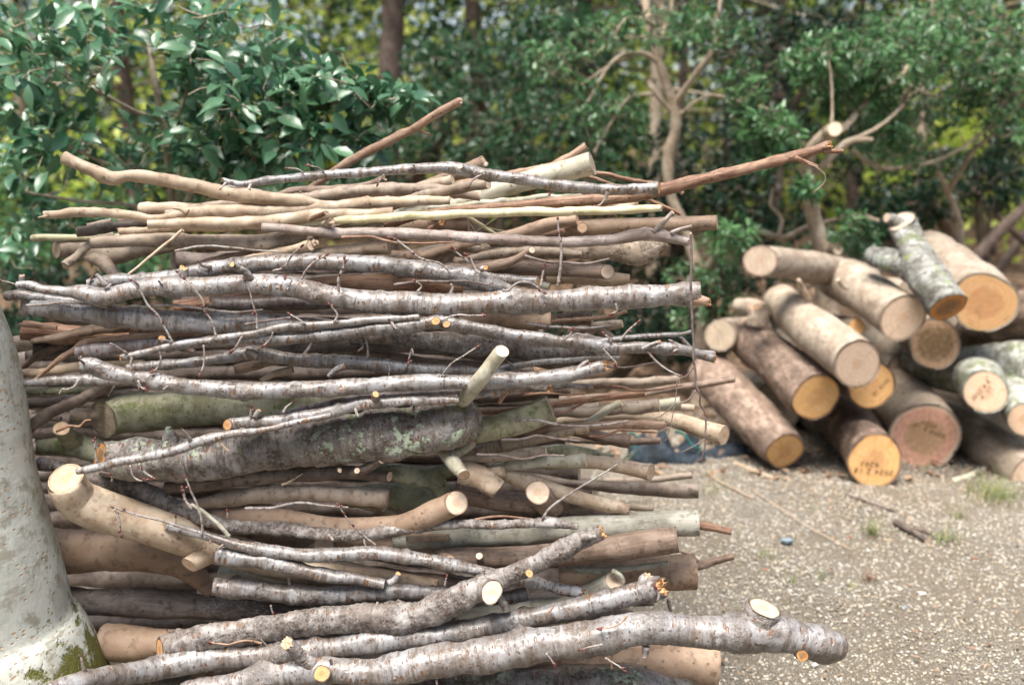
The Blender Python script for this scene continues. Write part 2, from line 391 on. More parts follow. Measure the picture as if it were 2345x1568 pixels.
M['brown'] = bark('brown_bark', (.21, .14, .10), (.32, .235, .18), (.09, .06, .042), ring=.1, fib=.45, spots=.3, rough=.65, bump=.6)
M['greybrown'] = bark('grey_brown_bark', (.22, .165, .122), (.34, .275, .215), (.11, .078, .057), ring=.15, fib=.1, spots=.5, rough=.6, bump=.5)
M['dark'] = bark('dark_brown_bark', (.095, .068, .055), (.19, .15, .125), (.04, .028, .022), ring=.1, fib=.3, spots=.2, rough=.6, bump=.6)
M['darkmyc'] = bark('dark_bark_with_white_threads', (.095, .075, .066), (.17, .14, .125), (.04, .03, .025), ring=.05, fib=.4, spots=.15, rough=.65, bump=.5, myc=.4)
M['red'] = bark('reddish_brown_bark', (.26, .135, .085), (.38, .24, .16), (.12, .06, .035), fib=.75, ring=0, spots=.15, rough=.6, bump=.8)
M['redlight'] = bark('light_reddish_bark', (.34, .21, .14), (.43, .295, .21), (.19, .11, .07), fib=.55, ring=0, spots=.15, rough=.6, bump=.6)
M['greymyc'] = bark('grey_green_bark_with_threads', (.27, .255, .20), (.40, .385, .32), (.15, .125, .09), ring=.1, fib=.2, spots=.2, rough=.6, bump=.4, myc=.45)
M['webby'] = bark('grey_bark_with_web', (.20, .15, .122), (.34, .285, .255), (.11, .078, .06), ring=.1, fib=.25, spots=.25, rough=.6, bump=.5, myc=.5)
M['mossy'] = bark('green_algae_bark', (.27, .255, .14), (.47, .45, .32), (.12, .115, .05), ring=.3, spots=.4, rough=.65, bump=.6, moss=.3)
M['mossyd'] = bark('dark_green_bark', (.17, .17, .105), (.29, .29, .20), (.075, .075, .04), ring=.2, spots=.3, rough=.65, bump=.6, moss=.25)
M['stripe'] = bark('tan_bark_with_dark_bands', (.40, .29, .19), (.50, .38, .27), (.06, .04, .03), ring=.9, spots=.2, rough=.6, bump=.4)
M['knob'] = bark('knobbly_bark', (.28, .215, .155), (.43, .355, .28), (.13, .09, .06), ring=.2, spots=.3, rough=.6, bump=1., crack=.4)
M['twig'] = bark('twig_bark', (.17, .12, .095), (.36, .33, .31), (.09, .055, .04), ring=.8, spots=.5, rough=.55, bump=.8)
M['twigd'] = bark('dark_twig_bark', (.12, .085, .07), (.25, .20, .18), (.06, .04, .03), ring=.2, spots=.2, rough=.6, bump=.5)
M['logtan'] = bark('log_grey_tan_bark', (.235, .18, .135), (.34, .285, .225), (.13, .092, .064), ring=.1, spots=.5, rough=.7, bump=.8)
M['logpeel'] = bark('log_peeling_bark', (.17, .115, .085), (.36, .26, .20), (.06, .04, .03), fib=.6, ring=0, spots=.2, rough=.75, bump=1., patch=.5, crack=.7)
M['logmoss'] = bark('log_mossy_bark', (.22, .215, .165), (.46, .47, .42), (.06, .055, .04), ring=.5, spots=.2, rough=.7, bump=1., crack=.8, moss=.45, lichen=.3)
M['stump'] = bark('stump_dark_rough_bark', (.10, .092, .075), (.30, .305, .285), (.03, .027, .02), ring=.7, spots=.1, rough=.75, bump=1., crack=1., moss=.3, lichen=.3)
M['trunk'] = bark('tree_bark_brown', (.36, .27, .19), (.52, .43, .33), (.20, .14, .09), ring=.1, fib=.3, spots=.3, rough=.7, bump=.6)
M['trunkd'] = bark('conifer_bark', (.10, .07, .055), (.18, .135, .11), (.045, .03, .025), fib=.8, ring=0, spots=0, rough=.8, bump=1.)
M['limbd'] = bark('dark_limb_bark', (.10, .075, .05), (.17, .14, .10), (.05, .035, .025), ring=.1, spots=0, rough=.7, bump=.3)
M['limb'] = bark('limb_bark', (.33, .26, .18), (.47, .40, .30), (.16, .12, .08), ring=.1, spots=0, rough=.7, bump=.3)
M['cutpale'] = cut('pale_cut_wood', (.60, .41, .275), (.50, .31, .19), (.27, .16, .09), (.46, .30, .19))
M['cutorange'] = cut('orange_cut_wood', (.62, .33, .14), (.46, .21, .08), (.32, .12, .04), (.54, .27, .10))
M['cutwhite'] = cut('fresh_cut_wood', (.68, .52, .385), (.56, .39, .26), (.34, .21, .13), (.56, .41, .29))
M['cutgrey'] = cut('weathered_cut_wood', (.40, .31, .22), (.33, .25, .18), (.28, .21, .15), (.27, .20, .14), streak=.6)
M['logpale'] = cut('log_end_pale', (.76, .56, .41), (.66, .42, .28), (.36, .18, .10), (.64, .44, .30), ringf=300, hr=.15, streak=.5)
M['logweather'] = cut('log_end_weathered', (.42, .32, .24), (.40, .27, .19), (.32, .16, .09), (.34, .25, .18), ringf=300, hr=.2, streak=.4)
M['logyellow'] = cut('log_end_yellow', (.72, .40, .14), (.60, .30, .11), (.46, .20, .06), (.60, .31, .10), ringf=260, hr=.3, streak=.55, mottle=.12)
M['logorange'] = cut('log_end_orange', (.70, .39, .17), (.56, .27, .11), (.70, .45, .21), (.54, .28, .11), ringf=340, hr=.45, streak=.35)
M['logred'] = cut('log_end_red', (.56, .30, .21), (.36, .23, .12), (.70, .54, .40), (.44, .22, .15), ringf=300, hr=.45, streak=.3, mottle=.35)
M['logspalt'] = cut('log_end_decayed', (.50, .32, .20), (.26, .17, .09), (.42, .27, .16), (.40, .25, .15), ringf=300, hr=.6, streak=.2, mottle=.6)
M['logheart'] = cut('log_end_dark_heart', (.62, .25, .05), (.30, .17, .08), (.50, .20, .05), (.50, .20, .05), ringf=300, hr=.6, streak=.2, mottle=.5)
def plain(name, c, rough=.6, spec=.4, n=0., c2=None, sc=60):
    b = NB(name); tc = b.n('ShaderNodeTexCoord').outputs['Object']; nn = b.noise(tc, sc, 4)
    col = b.mix(b.rng(nn, .35, .65), c, c2 or tuple(x * .7 for x in c)); return b.bsdf(col, rough, nn, .002, spec, n)
M['bud'] = plain('bud_red', (.085, .025, .022), .45, .5, 0, (.16, .05, .035), 300)
M['ink'] = plain('ink', (.20, .12, .06), .8, .1)
M['splinter'] = plain('splinter_wood', (.50, .33, .18), .7, .2, .3, (.42, .22, .09), 200)
def leafmat(name, a, c, rough=.35, trans=.25, spec=.5, tcol=None):
    b = NB(name); f = b.attr('lc').outputs[2]; col = b.mix(f, a, c)
    return b.bsdf(col, rough, None, spec=spec, trans=trans, tcol=tcol)
M['lcam'] = leafmat('camellia_leaf', (.035, .12, .058), (.125, .265, .13), .30, .22, .8)
M['lmid'] = leafmat('shrub_leaf', (.011, .046, .021), (.05, .125, .052), .34, .25, .4)
M['lbright'] = leafmat('pieris_leaf', (.035, .098, .040), (.11, .235, .085), .32, .28, .45)
M['ldark'] = leafmat('dark_leaf', (.004, .017, .009), (.018, .055, .026), .36, .2, .3)
M['lsunlit'] = leafmat('sunlit_toned_leaf', (.30, .46, .05), (.78, .82, .20), .5, .5)  # sunlit, backlit look put into the leaf colour
M['lcon'] = leafmat('conifer_needle', (.006, .028, .013), (.025, .07, .025), .5, .15)
M['litter'] = leafmat('dead_leaf', (.16, .085, .05), (.40, .27, .17), .6, .15)
M['grass'] = leafmat('grass_blade', (.07, .16, .04), (.38, .36, .16), .5, .3)
M['pebble'] = None
def pebmat():
    b = NB('pebble'); f = b.attr('lc').outputs[2]
    cr = b.n('ShaderNodeValToRGB'); b.put(cr, 0, f); e = cr.color_ramp; e.interpolation = 'LINEAR'
    e.elements[0].position = 0; e.elements[0].color = (.07, .06, .05, 1); e.elements[1].position = 1; e.elements[1].color = (.47, .445, .39, 1)
    for p, c in ((.15, (.20, .165, .125, 1)), (.4, (.33, .29, .225, 1)), (.62, (.44, .385, .295, 1)), (.8, (.42, .42, .40, 1)), (.9, (.50, .47, .42, 1))):
        x = e.elements.new(p); x.color = c
    tc = b.n('ShaderNodeTexCoord').outputs['Object']; n = b.noise(tc, 300, 3)
    return b.bsdf(b.mix(b.rng(n, .3, .7, 0, .4), cr.outputs[0], (.3, .25, .18)), .75, n, .001, .3, .5)
M['pebble'] = pebmat()
def groundmat():
    b = NB('gravel_ground'); v = b.n('ShaderNodeTexCoord').outputs['Object']
    nd = b.noise(v, 40, 3)
    vo = b.vor(v, 210); sc = b.n('ShaderNodeSeparateColor'); b.link(vo.outputs['Color'], sc.inputs[0])
    vo2 = b.vor(v, 330); sc2 = b.n('ShaderNodeSeparateColor'); b.link(vo2.outputs['Color'], sc2.inputs[0])
    def ramp(x):
        cr = b.n('ShaderNodeValToRGB'); b.put(cr, 0, x); e = cr.color_ramp
        e.elements[0].position = 0; e.elements[0].color = (.09, .08, .065, 1); e.elements[1].position = 1; e.elements[1].color = (.56, .53, .47, 1)
        for p, c in ((.3, (.19, .17, .135, 1)), (.6, (.36, .33, .27, 1)), (.8, (.29, .285, .27, 1))):
            q = e.elements.new(p); q.color = c
        return cr.outputs[0]
    c1 = ramp(sc.outputs[0]); c2 = ramp(sc2.outputs[1])
    col = b.mix(b.rng(b.noise(v, 25, 3), .42, .58), c1, c2)
    dirt = b.mix(b.noise(v, 60, 5, .7), (.14, .12, .09), (.29, .255, .20))
    pn = b.noise(v, 1.7, 5, .65)
    col = b.mix(b.rng(pn, .40, .6, 0, .85), col, dirt)
    edge = b.rng(vo.outputs[0], .35, .6, 0, .8)
    col = b.mix(edge, col, (.13, .10, .07))
    # forest floor: dead leaves further back
    sx = b.n('ShaderNodeSeparateXYZ'); b.put(sx, 0, v)
    fl = b.rng(b.math('ADD', sx.outputs[1], b.math('MULTIPLY', b.noise(v, 2.2, 4), 1.2)), 4.7, 5.3)
    vl = b.vor(v, 22); sl = b.n('ShaderNodeSeparateColor'); b.link(vl.outputs['Color'], sl.inputs[0])
    lcol = b.mix(sl.outputs[0], (.11, .06, .035), (.36, .24, .16)); lcol = b.mix(b.rng(b.noise(v, 9, 4), .4, .6, 0, .7), lcol, (.08, .055, .035))
    col = b.mix(fl, col, lcol)
    h = b.math('ADD', b.math('MULTIPLY', vo.outputs[0], -1.2), b.math('MULTIPLY', vo2.outputs[0], -.6))
    return b.bsdf(col, .85, b.math('ADD', h, nd), .006, .2, .9)
M['ground'] = groundmat()
def fabric(name, c, c2, sc=900, rough=.7):
    b = NB(name); v = b.n('ShaderNodeTexCoord').outputs['Object']; wv = b.n('ShaderNodeTexChecker'); b.put(wv, 'Vector', v); wv.inputs['Scale'].default_value = sc
    n = b.noise(v, 35, 4); col = b.mix(b.rng(n, .3, .7), c, c2); return b.bsdf(col, rough, b.math('ADD', wv.outputs[1], n), .001, .4, .6)
M['tarp'] = fabric('dark_blue_tarpaulin', (.008, .013, .019), (.03, .045, .062), rough=.5)
M['teal'] = fabric('teal_webbing', (.01, .10, .09), (.03, .22, .19))
def bigtrunk():
    b = NB('smooth_grey_green_bark'); v = b.attr('bk').outputs[1]; kn = b.attr('kn').outputs[2]
    geo = b.n('ShaderNodeNewGeometry'); sp = b.n('ShaderNodeSeparateXYZ'); b.link(geo.outputs['Position'], sp.inputs[0])
    col = b.mix(b.rng(b.noise(v, 8, 5, .6), .35, .65), (.41, .415, .36), (.58, .585, .52))
    col = b.mix(b.rng(b.noise(v, 26, 6, .7), .48, .62, 0, .7), col, (.24, .21, .15))
    col = b.mix(b.rng(b.noise(b.vmul(v, (8., 8., 60.)), 1, 4), .5, .7, 0, .35), col, (.68, .68, .62))
    w1 = b.rng(b.noise(b.vadd(v, (3., 3., 3.)), 7, 2, .4), .66, .69, 0, .9)
    col = b.mix(w1, col, (.66, .68, .62))
    vo = b.vor(b.vmul(v, (60., 60., 95.))); s1 = b.n('ShaderNodeSeparateColor'); b.link(vo.outputs['Color'], s1.inputs[0])
    dots = b.math('MULTIPLY', b.rng(vo.outputs[0], .3, .2), b.rng(s1.outputs[0], .55, .6)); col = b.mix(dots, col, (.46, .31, .19))
    mn = b.noise(v, 14, 6, .7); base = b.rng(sp.outputs[2], .62, .28)
    side = b.rng(sp.outputs[0], -1.05, -.80)
    mm = b.math('MULTIPLY', b.rng(b.math('ADD', mn, b.math('MULTIPLY', b.math('MULTIPLY', base, side), .42)), .64, .72), 1.)
    mc = b.mix(b.noise(v, 140, 4), (.05, .06, .012), (.20, .19, .045)); col = b.mix(mm, col, mc)
    h = b.math('ADD', b.math('MULTIPLY', dots, .8), b.math('ADD', b.math('MULTIPLY', b.noise(v, 70, 5, .6), .8), b.math('MULTIPLY', mm, b.math('MULTIPLY', b.noise(v, 260, 3), 3.))))
    return b.bsdf(col, .65, h, .003, .35, .6)
M['bigtrunk'] = bigtrunk()

# ------------------------------------------------------------ wood builder
SEED = [11]
def nrng():
    SEED[0] += 1; return np.random.default_rng(SEED[0])
def topx(pts, d):
    n = len(pts); out = []
    for i, p in enumerate(pts):
        dd = p[3] if len(p) > 3 else (d if not isinstance(d, tuple) else d[0] + (d[1] - d[0]) * i / (n - 1))
        P, k = at(p[0], p[1], dd); out.append([*P, p[2] * k])
    return np.array(out)
def rm_(P): return P[:, 3].mean()
def add_tube(name, P, mat, parent, org, ends, cutm, rng, sides, rough=.05, nodes=0., knots=(), ds=None, caplabel=None, parts_parent=None):
    rl = RELIEF.get(mat, .012)
    if rl >= .04 and rm_(P) > .006: sides = int(sides * 1.5); ds = ds or max(.0032, rm_(P) * .2)
    V, F, A, caps = tube(P, rng, sides, ds, rough, nodes, ends, knots, rl)
    o = mk(name, V, F, M[mat], parent, org, A)
    res = []
    for ci, c in enumerate(caps):
        if c is not None:
            v, f, a = cap_mesh(c, rng)
            res.append((mk('cut_end' if c[3] != 'b' else 'broken_end', v, f, M[cutm if isinstance(cutm, str) else cutm[ci]], parts_parent or parent, org, a), c))
            if c[3] == 'b':
                splinters(c, rng, org, parts_parent or parent)
    return o, res
def splinters(c, rng, org, parent):
    cc = c[2].mean(0); r = np.linalg.norm(c[2][0] - cc); V = []; F = []
    for k in range(5):
        i = rng.integers(0, len(c[2])); b = cc + (c[2][i] - cc) * rng.uniform(.3, .95); t = np.cross(c[1], unit(c[2][i] - cc))
        h = r * rng.uniform(.15, .6); d = unit(c[1] + rng.normal(0, .25, 3)); n0 = len(V); q = r * .18
        rad = unit(c[2][i] - cc)
        V += [b - t * q - c[1] * r * .4, b + t * q - c[1] * r * .4, b - rad * q - c[1] * r * .4, b + d * h]
        F += [[n0, n0 + 1, n0 + 3], [n0 + 1, n0 + 2, n0 + 3], [n0 + 2, n0, n0 + 3]]
    mk('splinters', np.array(V), [np.array(F)], M['splinter'], parent, org, smooth=False)
def bud_mesh(base, d, L, r, parent, org):
    d = unit(d); a = unit(np.cross(d, [.3, .2, .9])); b = np.cross(d, a); V = []
    for q, w in ((0, .45), (.3, 1.), (.65, .8), (1., .08)):
        for k in range(6):
            t = k * np.pi / 3; V.append(base + d * L * q + r * w * (a * math.cos(t) + b * math.sin(t)))
    mk('bud', np.array(V), [ringquads(4, 6)], M['bud'], parent, org)
def twig(pts, d, parent, org, mat='twig', r0=3.0, r1=2.2, buds=3, rng=None):
    r0 *= .85; r1 *= .8
    rng = rng or nrng(); n = len(pts)
    P = topx([(x, y, r0 + (r1 - r0) * i / (n - 1)) for i, (x, y) in enumerate(pts)], d)
    V, F, A, _ = tube(P, rng, 9, .003, .2, .02, ('n', 'r'), (), .1)
    t = mk('twig', V, F, M[mat], parent, org, A)
    k = at(pts[-1][0], pts[-1][1], 2.)[1]; tip = P[-1, :3]; dr = unit(P[-1, :3] - P[-2, :3])
    for i in range(buds):
        if i == 0: b0, dd = tip, dr
        else:
            q = rng.uniform(.0, .22) if i < 3 else rng.uniform(.2, .9); j = len(P) - 1 - q * (len(P) - 1); i0 = int(j); i0 = min(i0, len(P) - 2)
            b0 = P[i0, :3] + (P[i0 + 1, :3] - P[i0, :3]) * (j - i0); dd = dr + rng.normal(0, .75, 3)
        bud_mesh(b0, dd, 10 * k, 3.2 * k, t, org)
    return t
WOODGROUP = 'cut branches in the big stack'
def B(name, label, mat, pts, d, ends=('c', 'c'), cutm='cutpale', stubs=(), twigs=(), nodes=0., rough=.07, cat='branch', knots=(), group=WOODGROUP, sides=None, labels=None):
    rng = nrng(); P = topx(pts, d); lo = P[:, :3].mean(0).copy(); lo[2] = (P[:, 2] - P[:, 3]).min(); org = lo
    rm = P[:, 3].mean(); sides = sides or (24 if rm > .014 else 16 if rm > .007 else 12)
    root = thing(name, label, cat, org, group)
    o, caps = add_tube('stem', P, mat, root, org, ends, cutm, rng, sides, rough, nodes, knots)
    for st in stubs:
        sp, sd = st[0], st[1]; se = st[2] if len(st) > 2 else 'c'; sm = st[3] if len(st) > 3 and st[3] else mat; sc = st[4] if len(st) > 4 else (cutm if isinstance(cutm, str) else cutm[1])
        Q = topx(sp, sd); s = thing_part = None
        V, F, A, cp = tube(Q, rng, 16 if Q[:, 3].mean() < .012 else 28, max(.003, Q[:, 3].mean() * .22), rough, 0, ('n', se), (), RELIEF.get(sm, .012))
        s = mk('side_stub', V, F, M[sm], root, org, A)
        for c in cp:
            if c is not None:
                v, f, a = cap_mesh(c, rng); mk('cut_end' if c[3] != 'b' else 'broken_end', v, f, M[sc], s, org, a)
    if mat in ('cherry', 'cherryr', 'cherryd') and len(pts) > 4:
        Lp = sum(math.hypot(pts[i + 1][0] - pts[i][0], pts[i + 1][1] - pts[i][1]) for i in range(len(pts) - 1))
        for q in range(int(Lp / 330)):
            i = rng.integers(1, len(pts) - 1); f = rng.random(); a, b_ = P[i - 1], P[i]; c = a + (b_ - a) * f
            x = pts[i - 1][0] + (pts[i][0] - pts[i - 1][0]) * f; y = pts[i - 1][1] + (pts[i][1] - pts[i - 1][1]) * f
            t = unit(b_[:3] - a[:3]); ang = rng.uniform(-1.2, 2.0); o1 = np.array([0, -math.cos(ang), math.sin(ang)]); o1 = unit(o1 - t * (o1 @ t))
            L_ = rng.uniform(.006, .022); r_ = rng.uniform(.0016, .003); s0 = c[:3] + o1 * c[3] * .8; s1 = s0 + (o1 + t * rng.uniform(-.6, .6)) * (L_ + c[3] * .25); s2 = s1 + (o1 + rng.normal(0, .5, 3)) * L_ * .5
            V, F, A, _ = tube(np.array([[*s0, r_ * 1.7], [*s1, r_], [*s2, r_ * .9]]), rng, 7, .003, .15, 0, ('n', 'r')); sp = mk('twig', V, F, M['twig'], root, org, A)
            if rng.random() < .5: bud_mesh(s2, s2 - s1, .0065, .0021, sp, org)
    for tw in twigs:
        twig(tw[0], tw[1], root, org, rng=rng, **(tw[2] if len(tw) > 2 else {}))
    return root, caps
# ------------------------------------------------------------ the big stack of cut branches
# picture points (x, y, half thickness[, distance]) in the 2344 px wide picture, unprojected to their own real distance
CH = 'cherry_branch'
# --- top of the stack
B('stick', 'reddish brown stick pointing steeply up and right, highest tip of the big stack', 'redlight', [(640,470,8),(700,440,9),(745,408,9),(800,370,9.5),(850,343,10),(900,318,10),(940,300,9.5),(985,270,9.5),(1055,231,10)], (2.42,2.28), ('n','b0.3'), 'cutwhite', stubs=[([(960,300,4),(973,305,3),(982,307,2.5)], 2.32, 'r')])
B(CH, 'long thin grey cherry branch arching over the very top, pale cut end at right', 'cherry', [(508,411,5),(530,418,7),(560,422,8),(640,410,9),(740,401,10),(850,394,11),(950,386,12),(1010,384,13),(1060,390,16),(1110,399,14),(1200,412,14),(1300,428,14),(1400,434,13),(1509,431,14)], 2.07, ('b','c0.35'), 'cutorange', nodes=.11, rough=.06,
  stubs=[([(1085,398,9),(1068,389,8),(1053,381,6.5)], (2.07,2.04), 'u0.8', None, 'cutwhite'), ([(1392,440,6),(1388,450,4),(1384,460,3)], 2.05, 'r', 'twig')],
  twigs=[([(695,398),(682,388),(660,386)], 2.06, {'r0':2.5}), ([(742,394),(726,384),(708,380)], 2.06, {'r0':2.5}), ([(1384,456),(1375,468),(1362,474)], 2.05), ([(1110,398),(1085,410),(1075,425)], 2.05, {'buds':1}), ([(880,400),(870,412),(866,420)],2.06,{'buds':2})])
B('stick', 'long dark reddish stick rising to the right far beyond the stack, broken forked tip', 'red', [(880,520,8),(1000,487,9),(1200,471,11),(1350,459,13),(1440,450,14),(1520,434,14),(1600,412,13),(1700,389,12),(1780,368,12),(1840,352,12),(1902,332,11)], (2.2,2.1), ('n','b0.4'), 'cutorange',
  stubs=[([(1885,345,7),(1910,347,5),(1930,346,4)], 2.1, 'b0.2'), ([(1820,362,6),(1845,372,4.5),(1872,382,3.5)], 2.09, 'b0.1')],
  twigs=[([(1850,375),(1868,383),(1888,400),(1885,420),(1862,440)], 2.08, {'mat':'tan','r0':1.2,'r1':.8,'buds':0})])
B('branch', 'thick tan branch at top left, sagging bend, square cut end pointing up left', 'tan', [(147,361,15),(165,370,15),(200,386,15),(235,401,15),(262,409,16),(300,403,14),(370,411,15),(450,428,15),(520,443,16),(600,452,15),(680,461,13),(760,474,10)], 2.13, ('c-.1','n'), nodes=.25)
B('log', 'pale greenish log rising right to a wide flared cut end near the top', 'palegreen', [(700,520,10),(850,503,15),(950,484,19),(1050,460,22),(1150,432,23),(1250,403,25),(1310,388,27),(1356,374,28)], (2.30,2.24), ('n','c0.05'), 'cutgrey', nodes=.4)
B('branch', 'short brown branch ending in a small pale cut face below the top cherry branch', 'greybrown', [(760,520,6),(830,497,9),(900,470,11),(980,446,12),(1050,432,12),(1118,422,11)], (2.2,2.12), ('n','c0.55'), 'cutwhite', nodes=.2)
B('stick', 'light brown stick behind the pale green log, thin end bending up at the right', 'redlight', [(980,430,8),(1100,413,8),(1180,398,9),(1250,385,9),(1285,372,10),(1343,334,9)], 2.40, ('n','c0.1'), 'cutgrey')
B('branch', 'stubby tan branch end poking up behind the top cherry branch', 'pink', [(930,440,10),(1000,414,13),(1060,392,14),(1107,369,13)], 2.36, ('n','b0.4'), 'cutwhite')
B('branch', 'smooth grey banded branch curving below the top cherry branch, left half of the top layer', 'greybrown', [(380,490,8),(480,474,11),(600,462,13),(720,452,15),(830,438,15),(930,433,15),(1020,438,13),(1100,452,9)], 2.2, ('n','n'), nodes=.2)
B('branch', 'pale grey stub ending above the short brown branch with a cream cut face', 'cream', [(900,450,10),(960,430,12),(1000,422,13),(1037,414,13)], 2.26, ('n','c0.3'), 'cutwhite')
B('branch', 'dark brown branch with an upturned end just under the top cherry branch', 'brown', [(600,458,6),(650,444,9),(680,437,10),(780,432,9),(845,424,9),(880,408,9)], 2.28, ('n','b0.3'), stubs=[([(690,440,5),(686,446,6)],2.25,'c1.0',None,'cutorange')])
B('branch', 'thin dark branch stub behind the tan bent branch at top left', 'cherryd', [(421,437,6),(470,434,6),(530,430,6),(600,440,5)], 2.26, ('c','n'), 'cutgrey', twigs=[([(505,430),(495,445),(490,452)],2.24,{'r0':3,'buds':0})])
B('log', 'pale log with a patch of green moss on its blunt left end near the top', 'cream', [(322,478,14),(345,479,17),(420,480,16),(520,476,14),(640,470,12)], 2.27, ('c-.2','n'), 'cutgrey')
B('branch', 'wavy cream branch sticking out at the far left, second layer from the top', 'cream', [(100,492,9),(130,491,9),(160,488,11),(200,487,11),(240,487,10),(300,493,10),(345,500,9),(390,496,9),(430,489,12),(500,482,14),(560,481,14),(620,484,14),(720,477,14),(840,466,13),(940,461,12),(1030,459,9)], 2.13, ('c0.2','n'), nodes=.16, stubs=[([(430,487,8),(415,479,5),(398,477,3)],2.1,'r'),([(108,495,4),(98,497,3),(88,498,1.5)],2.12,'r')])
B('branch', 'cream branch with a cut left end lying directly below the wavy cream branch', 'cream', [(337,514,10),(380,513,11),(440,512,13),(560,510,14),(640,504,14),(720,495,13),(800,490,11),(900,484,9)], 2.08, ('c0.35','n'), 'cutgrey', nodes=.2)
B('branch', 'thinner cream branch with a ragged left end below the cut cream branch', 'cream', [(272,531,9),(310,529,9),(380,524,9),(450,521,10),(600,516,10)], 2.12, ('b0.3','n'))
B('stick', 'very straight long pale yellow green pole across the upper right of the stack', 'yellow', [(640,517,7),(730,509,8),(800,503,9),(950,495,10),(1100,488,10),(1180,486,11),(1300,484,10.5),(1400,482,10),(1514,477,9)], (2.09,2.03), ('n','b0.3'), 'cutwhite', nodes=.22)
B('stick', 'nearly black short branch end with a cut tip at left under the wavy cream branch', 'dark', [(176,532,11),(210,527,12),(260,520,12),(330,512,11),(430,505,9)], 2.16, ('b0.1','n'), 'cutgrey')
B('log', 'grey tan log end behind the nearly black branch at upper left', 'greybrown', [(270,504,13),(300,502,14),(340,507,13),(420,512,11)], 2.24, ('c','n'), 'cutgrey', stubs=[([(255,508,8),(240,510,7),(200,519,7)],2.25,'c')])
B('stick', 'smooth olive green pole with a rounded tip at the far left edge of the stack', 'yellow', [(76,545,8),(110,544,8),(190,544,7),(300,541,7)], 2.26, ('r','n'), rough=.02)
B('branch', 'long brown grey branch ending in a hollow rotten knob near the upper middle', 'greybrown', [(210,556,13),(290,551,14),(350,551,15),(450,553,16),(540,556,18),(600,557,20),(650,551,22),(700,537,21),(738,524,18)], 2.11, ('n','c0.5'), 'cutgrey', nodes=.22,
  stubs=[([(715,545,10),(740,524,9),(758,505,9)],(2.11,2.04),'b0.4',None,'cutwhite'), ([(705,545,9),(716,552,8),(722,556,8)],(2.1,2.05),'b0.8',None,'cutwhite'), ([(690,510,5),(720,498,6),(748,487,6)],(2.1,2.03),'b0.3','red','cutwhite')], knots=[(.62,1.2,.3,.8)])
B('log', 'grey brown log at far left with a round weathered cut face and a drooping fork', 'greybrown', [(128,572,20),(160,571,20),(200,572,21),(235,584,24),(280,582,20),(330,572,15),(420,561,13),(500,556,10)], 2.27, ('c0.75','n'), 'cutgrey', nodes=.2, stubs=[([(205,580,18),(235,600,17),(256,622,12),(272,640,7)],(2.27,2.2),'n')])
B('stick', 'short scaly stick hanging diagonally down left from under the black branch', 'knob', [(148,609,9),(170,590,9),(195,568,9),(225,548,8),(260,538,7)], (2.13,2.2), ('c0.4','n'), 'cutgrey')
B('stick', 'thin pale straight stick slanting down left across the gap in the upper left', 'cream', [(288,634,3),(350,583,3.5),(419,526,4)], 2.07, ('n','n'))
B('branch', 'long brown grey speckled branch with a forked right end reaching past the stack', 'webby', [(600,520,9),(730,531,11),(850,533,12),(1000,538,13),(1100,545,13),(1200,551,13),(1300,554,13),(1400,549,14),(1455,539,15),(1500,538,15),(1540,546,13),(1578,555,10)], 2.06, ('n','b0.3'), 'cutwhite', nodes=.25,
  stubs=[([(1495,532,6),(1515,512,5.5),(1540,486,4.5)],2.05,'b0.3',None,'cutwhite'), ([(1535,534,5),(1560,525,4),(1584,518,3.5)],2.05,'b0.2')])
B('log', 'smooth pinkish log with a clean cut end, largest at the upper right of the stack', 'pink', [(1180,538,16),(1260,530,18),(1330,522,19),(1420,516,17),(1500,514,16),(1570,512,17),(1642,510,17)], (2.2,2.15), ('n','c0.2'), 'cutpale', rough=.02, stubs=[([(1300,520,14),(1325,520,13),(1333,521,12)],(2.18,2.14),'c1.2')])
B('log', 'pinkish branch stub with a cream cut end resting on the smooth pinkish log', 'pink', [(1120,550,13),(1180,538,15),(1215,528,16),(1260,513,16),(1322,504,12)], 2.145, ('n','c0.35'), 'cutpale', rough=.03, stubs=[([(1190,530,11),(1215,522,12)],2.2,'r')])
B('branch', 'knobbly grey branch with a big swollen burl at its right end', 'knob', [(1050,565,10),(1180,578,13),(1300,577,15),(1360,574,17),(1410,575,20),(1450,580,26),(1485,572,24),(1505,562,15),(1525,556,9)], 2.15, ('n','b0.2'), 'cutgrey', rough=.12, nodes=.12)
B('log', 'dark brown straight log with a round cream cut face, above the longest cherry branch', 'brown', [(1040,602,14),(1120,610,16),(1200,614,17),(1300,618,17),(1391,622,17)], (2.14,2.08), ('n','c0.95'), 'cutwhite', rough=.02)
B('log', 'tan log end sticking out behind the round cream cut face', 'tan', [(1250,640,12),(1340,637,15),(1400,639,15),(1441,641,14)], 2.24, ('n','c0.05'), 'cutpale')
B('branch', 'brown branch bending up to a narrow pale slanted cut in the upper right', 'brown', [(930,622,13),(1000,618,15),(1080,614,15),(1140,606,13),(1180,594,10),(1218,572,8)], (2.1,2.04), ('n','c0.9'), 'cutwhite')
B('branch', 'slim brown branch squeezed under the forked speckled branch', 'greybrown', [(1050,600,8),(1120,585,11),(1180,578,11),(1240,574,10),(1330,583,8)], 2.13, ('n','n'), nodes=.1)
B('log', 'short tan log with a flared knotty cut end in the upper middle', 'tan', [(600,600,8),(690,586,11),(760,577,15),(830,570,16),(870,564,18),(891,562,22)], 2.08, ('n','c0.1'), 'cutgrey', nodes=.25)
B('branch', 'tan branch stub with a pale ragged cut pointing up right, left of the flared log', 'tan', [(440,622,6),(520,605,9),(600,588,11),(650,577,11),(711,562,12)], (2.12,2.05), ('n','c0.5'), 'cutwhite')
B('branch', 'bare reddish branch with tooth marks lying left of the tan stub', 'redlight', [(400,625,6),(450,608,9),(520,590,11),(600,581,11),(700,573,9)], 2.13, ('n','n'), 'cutorange')
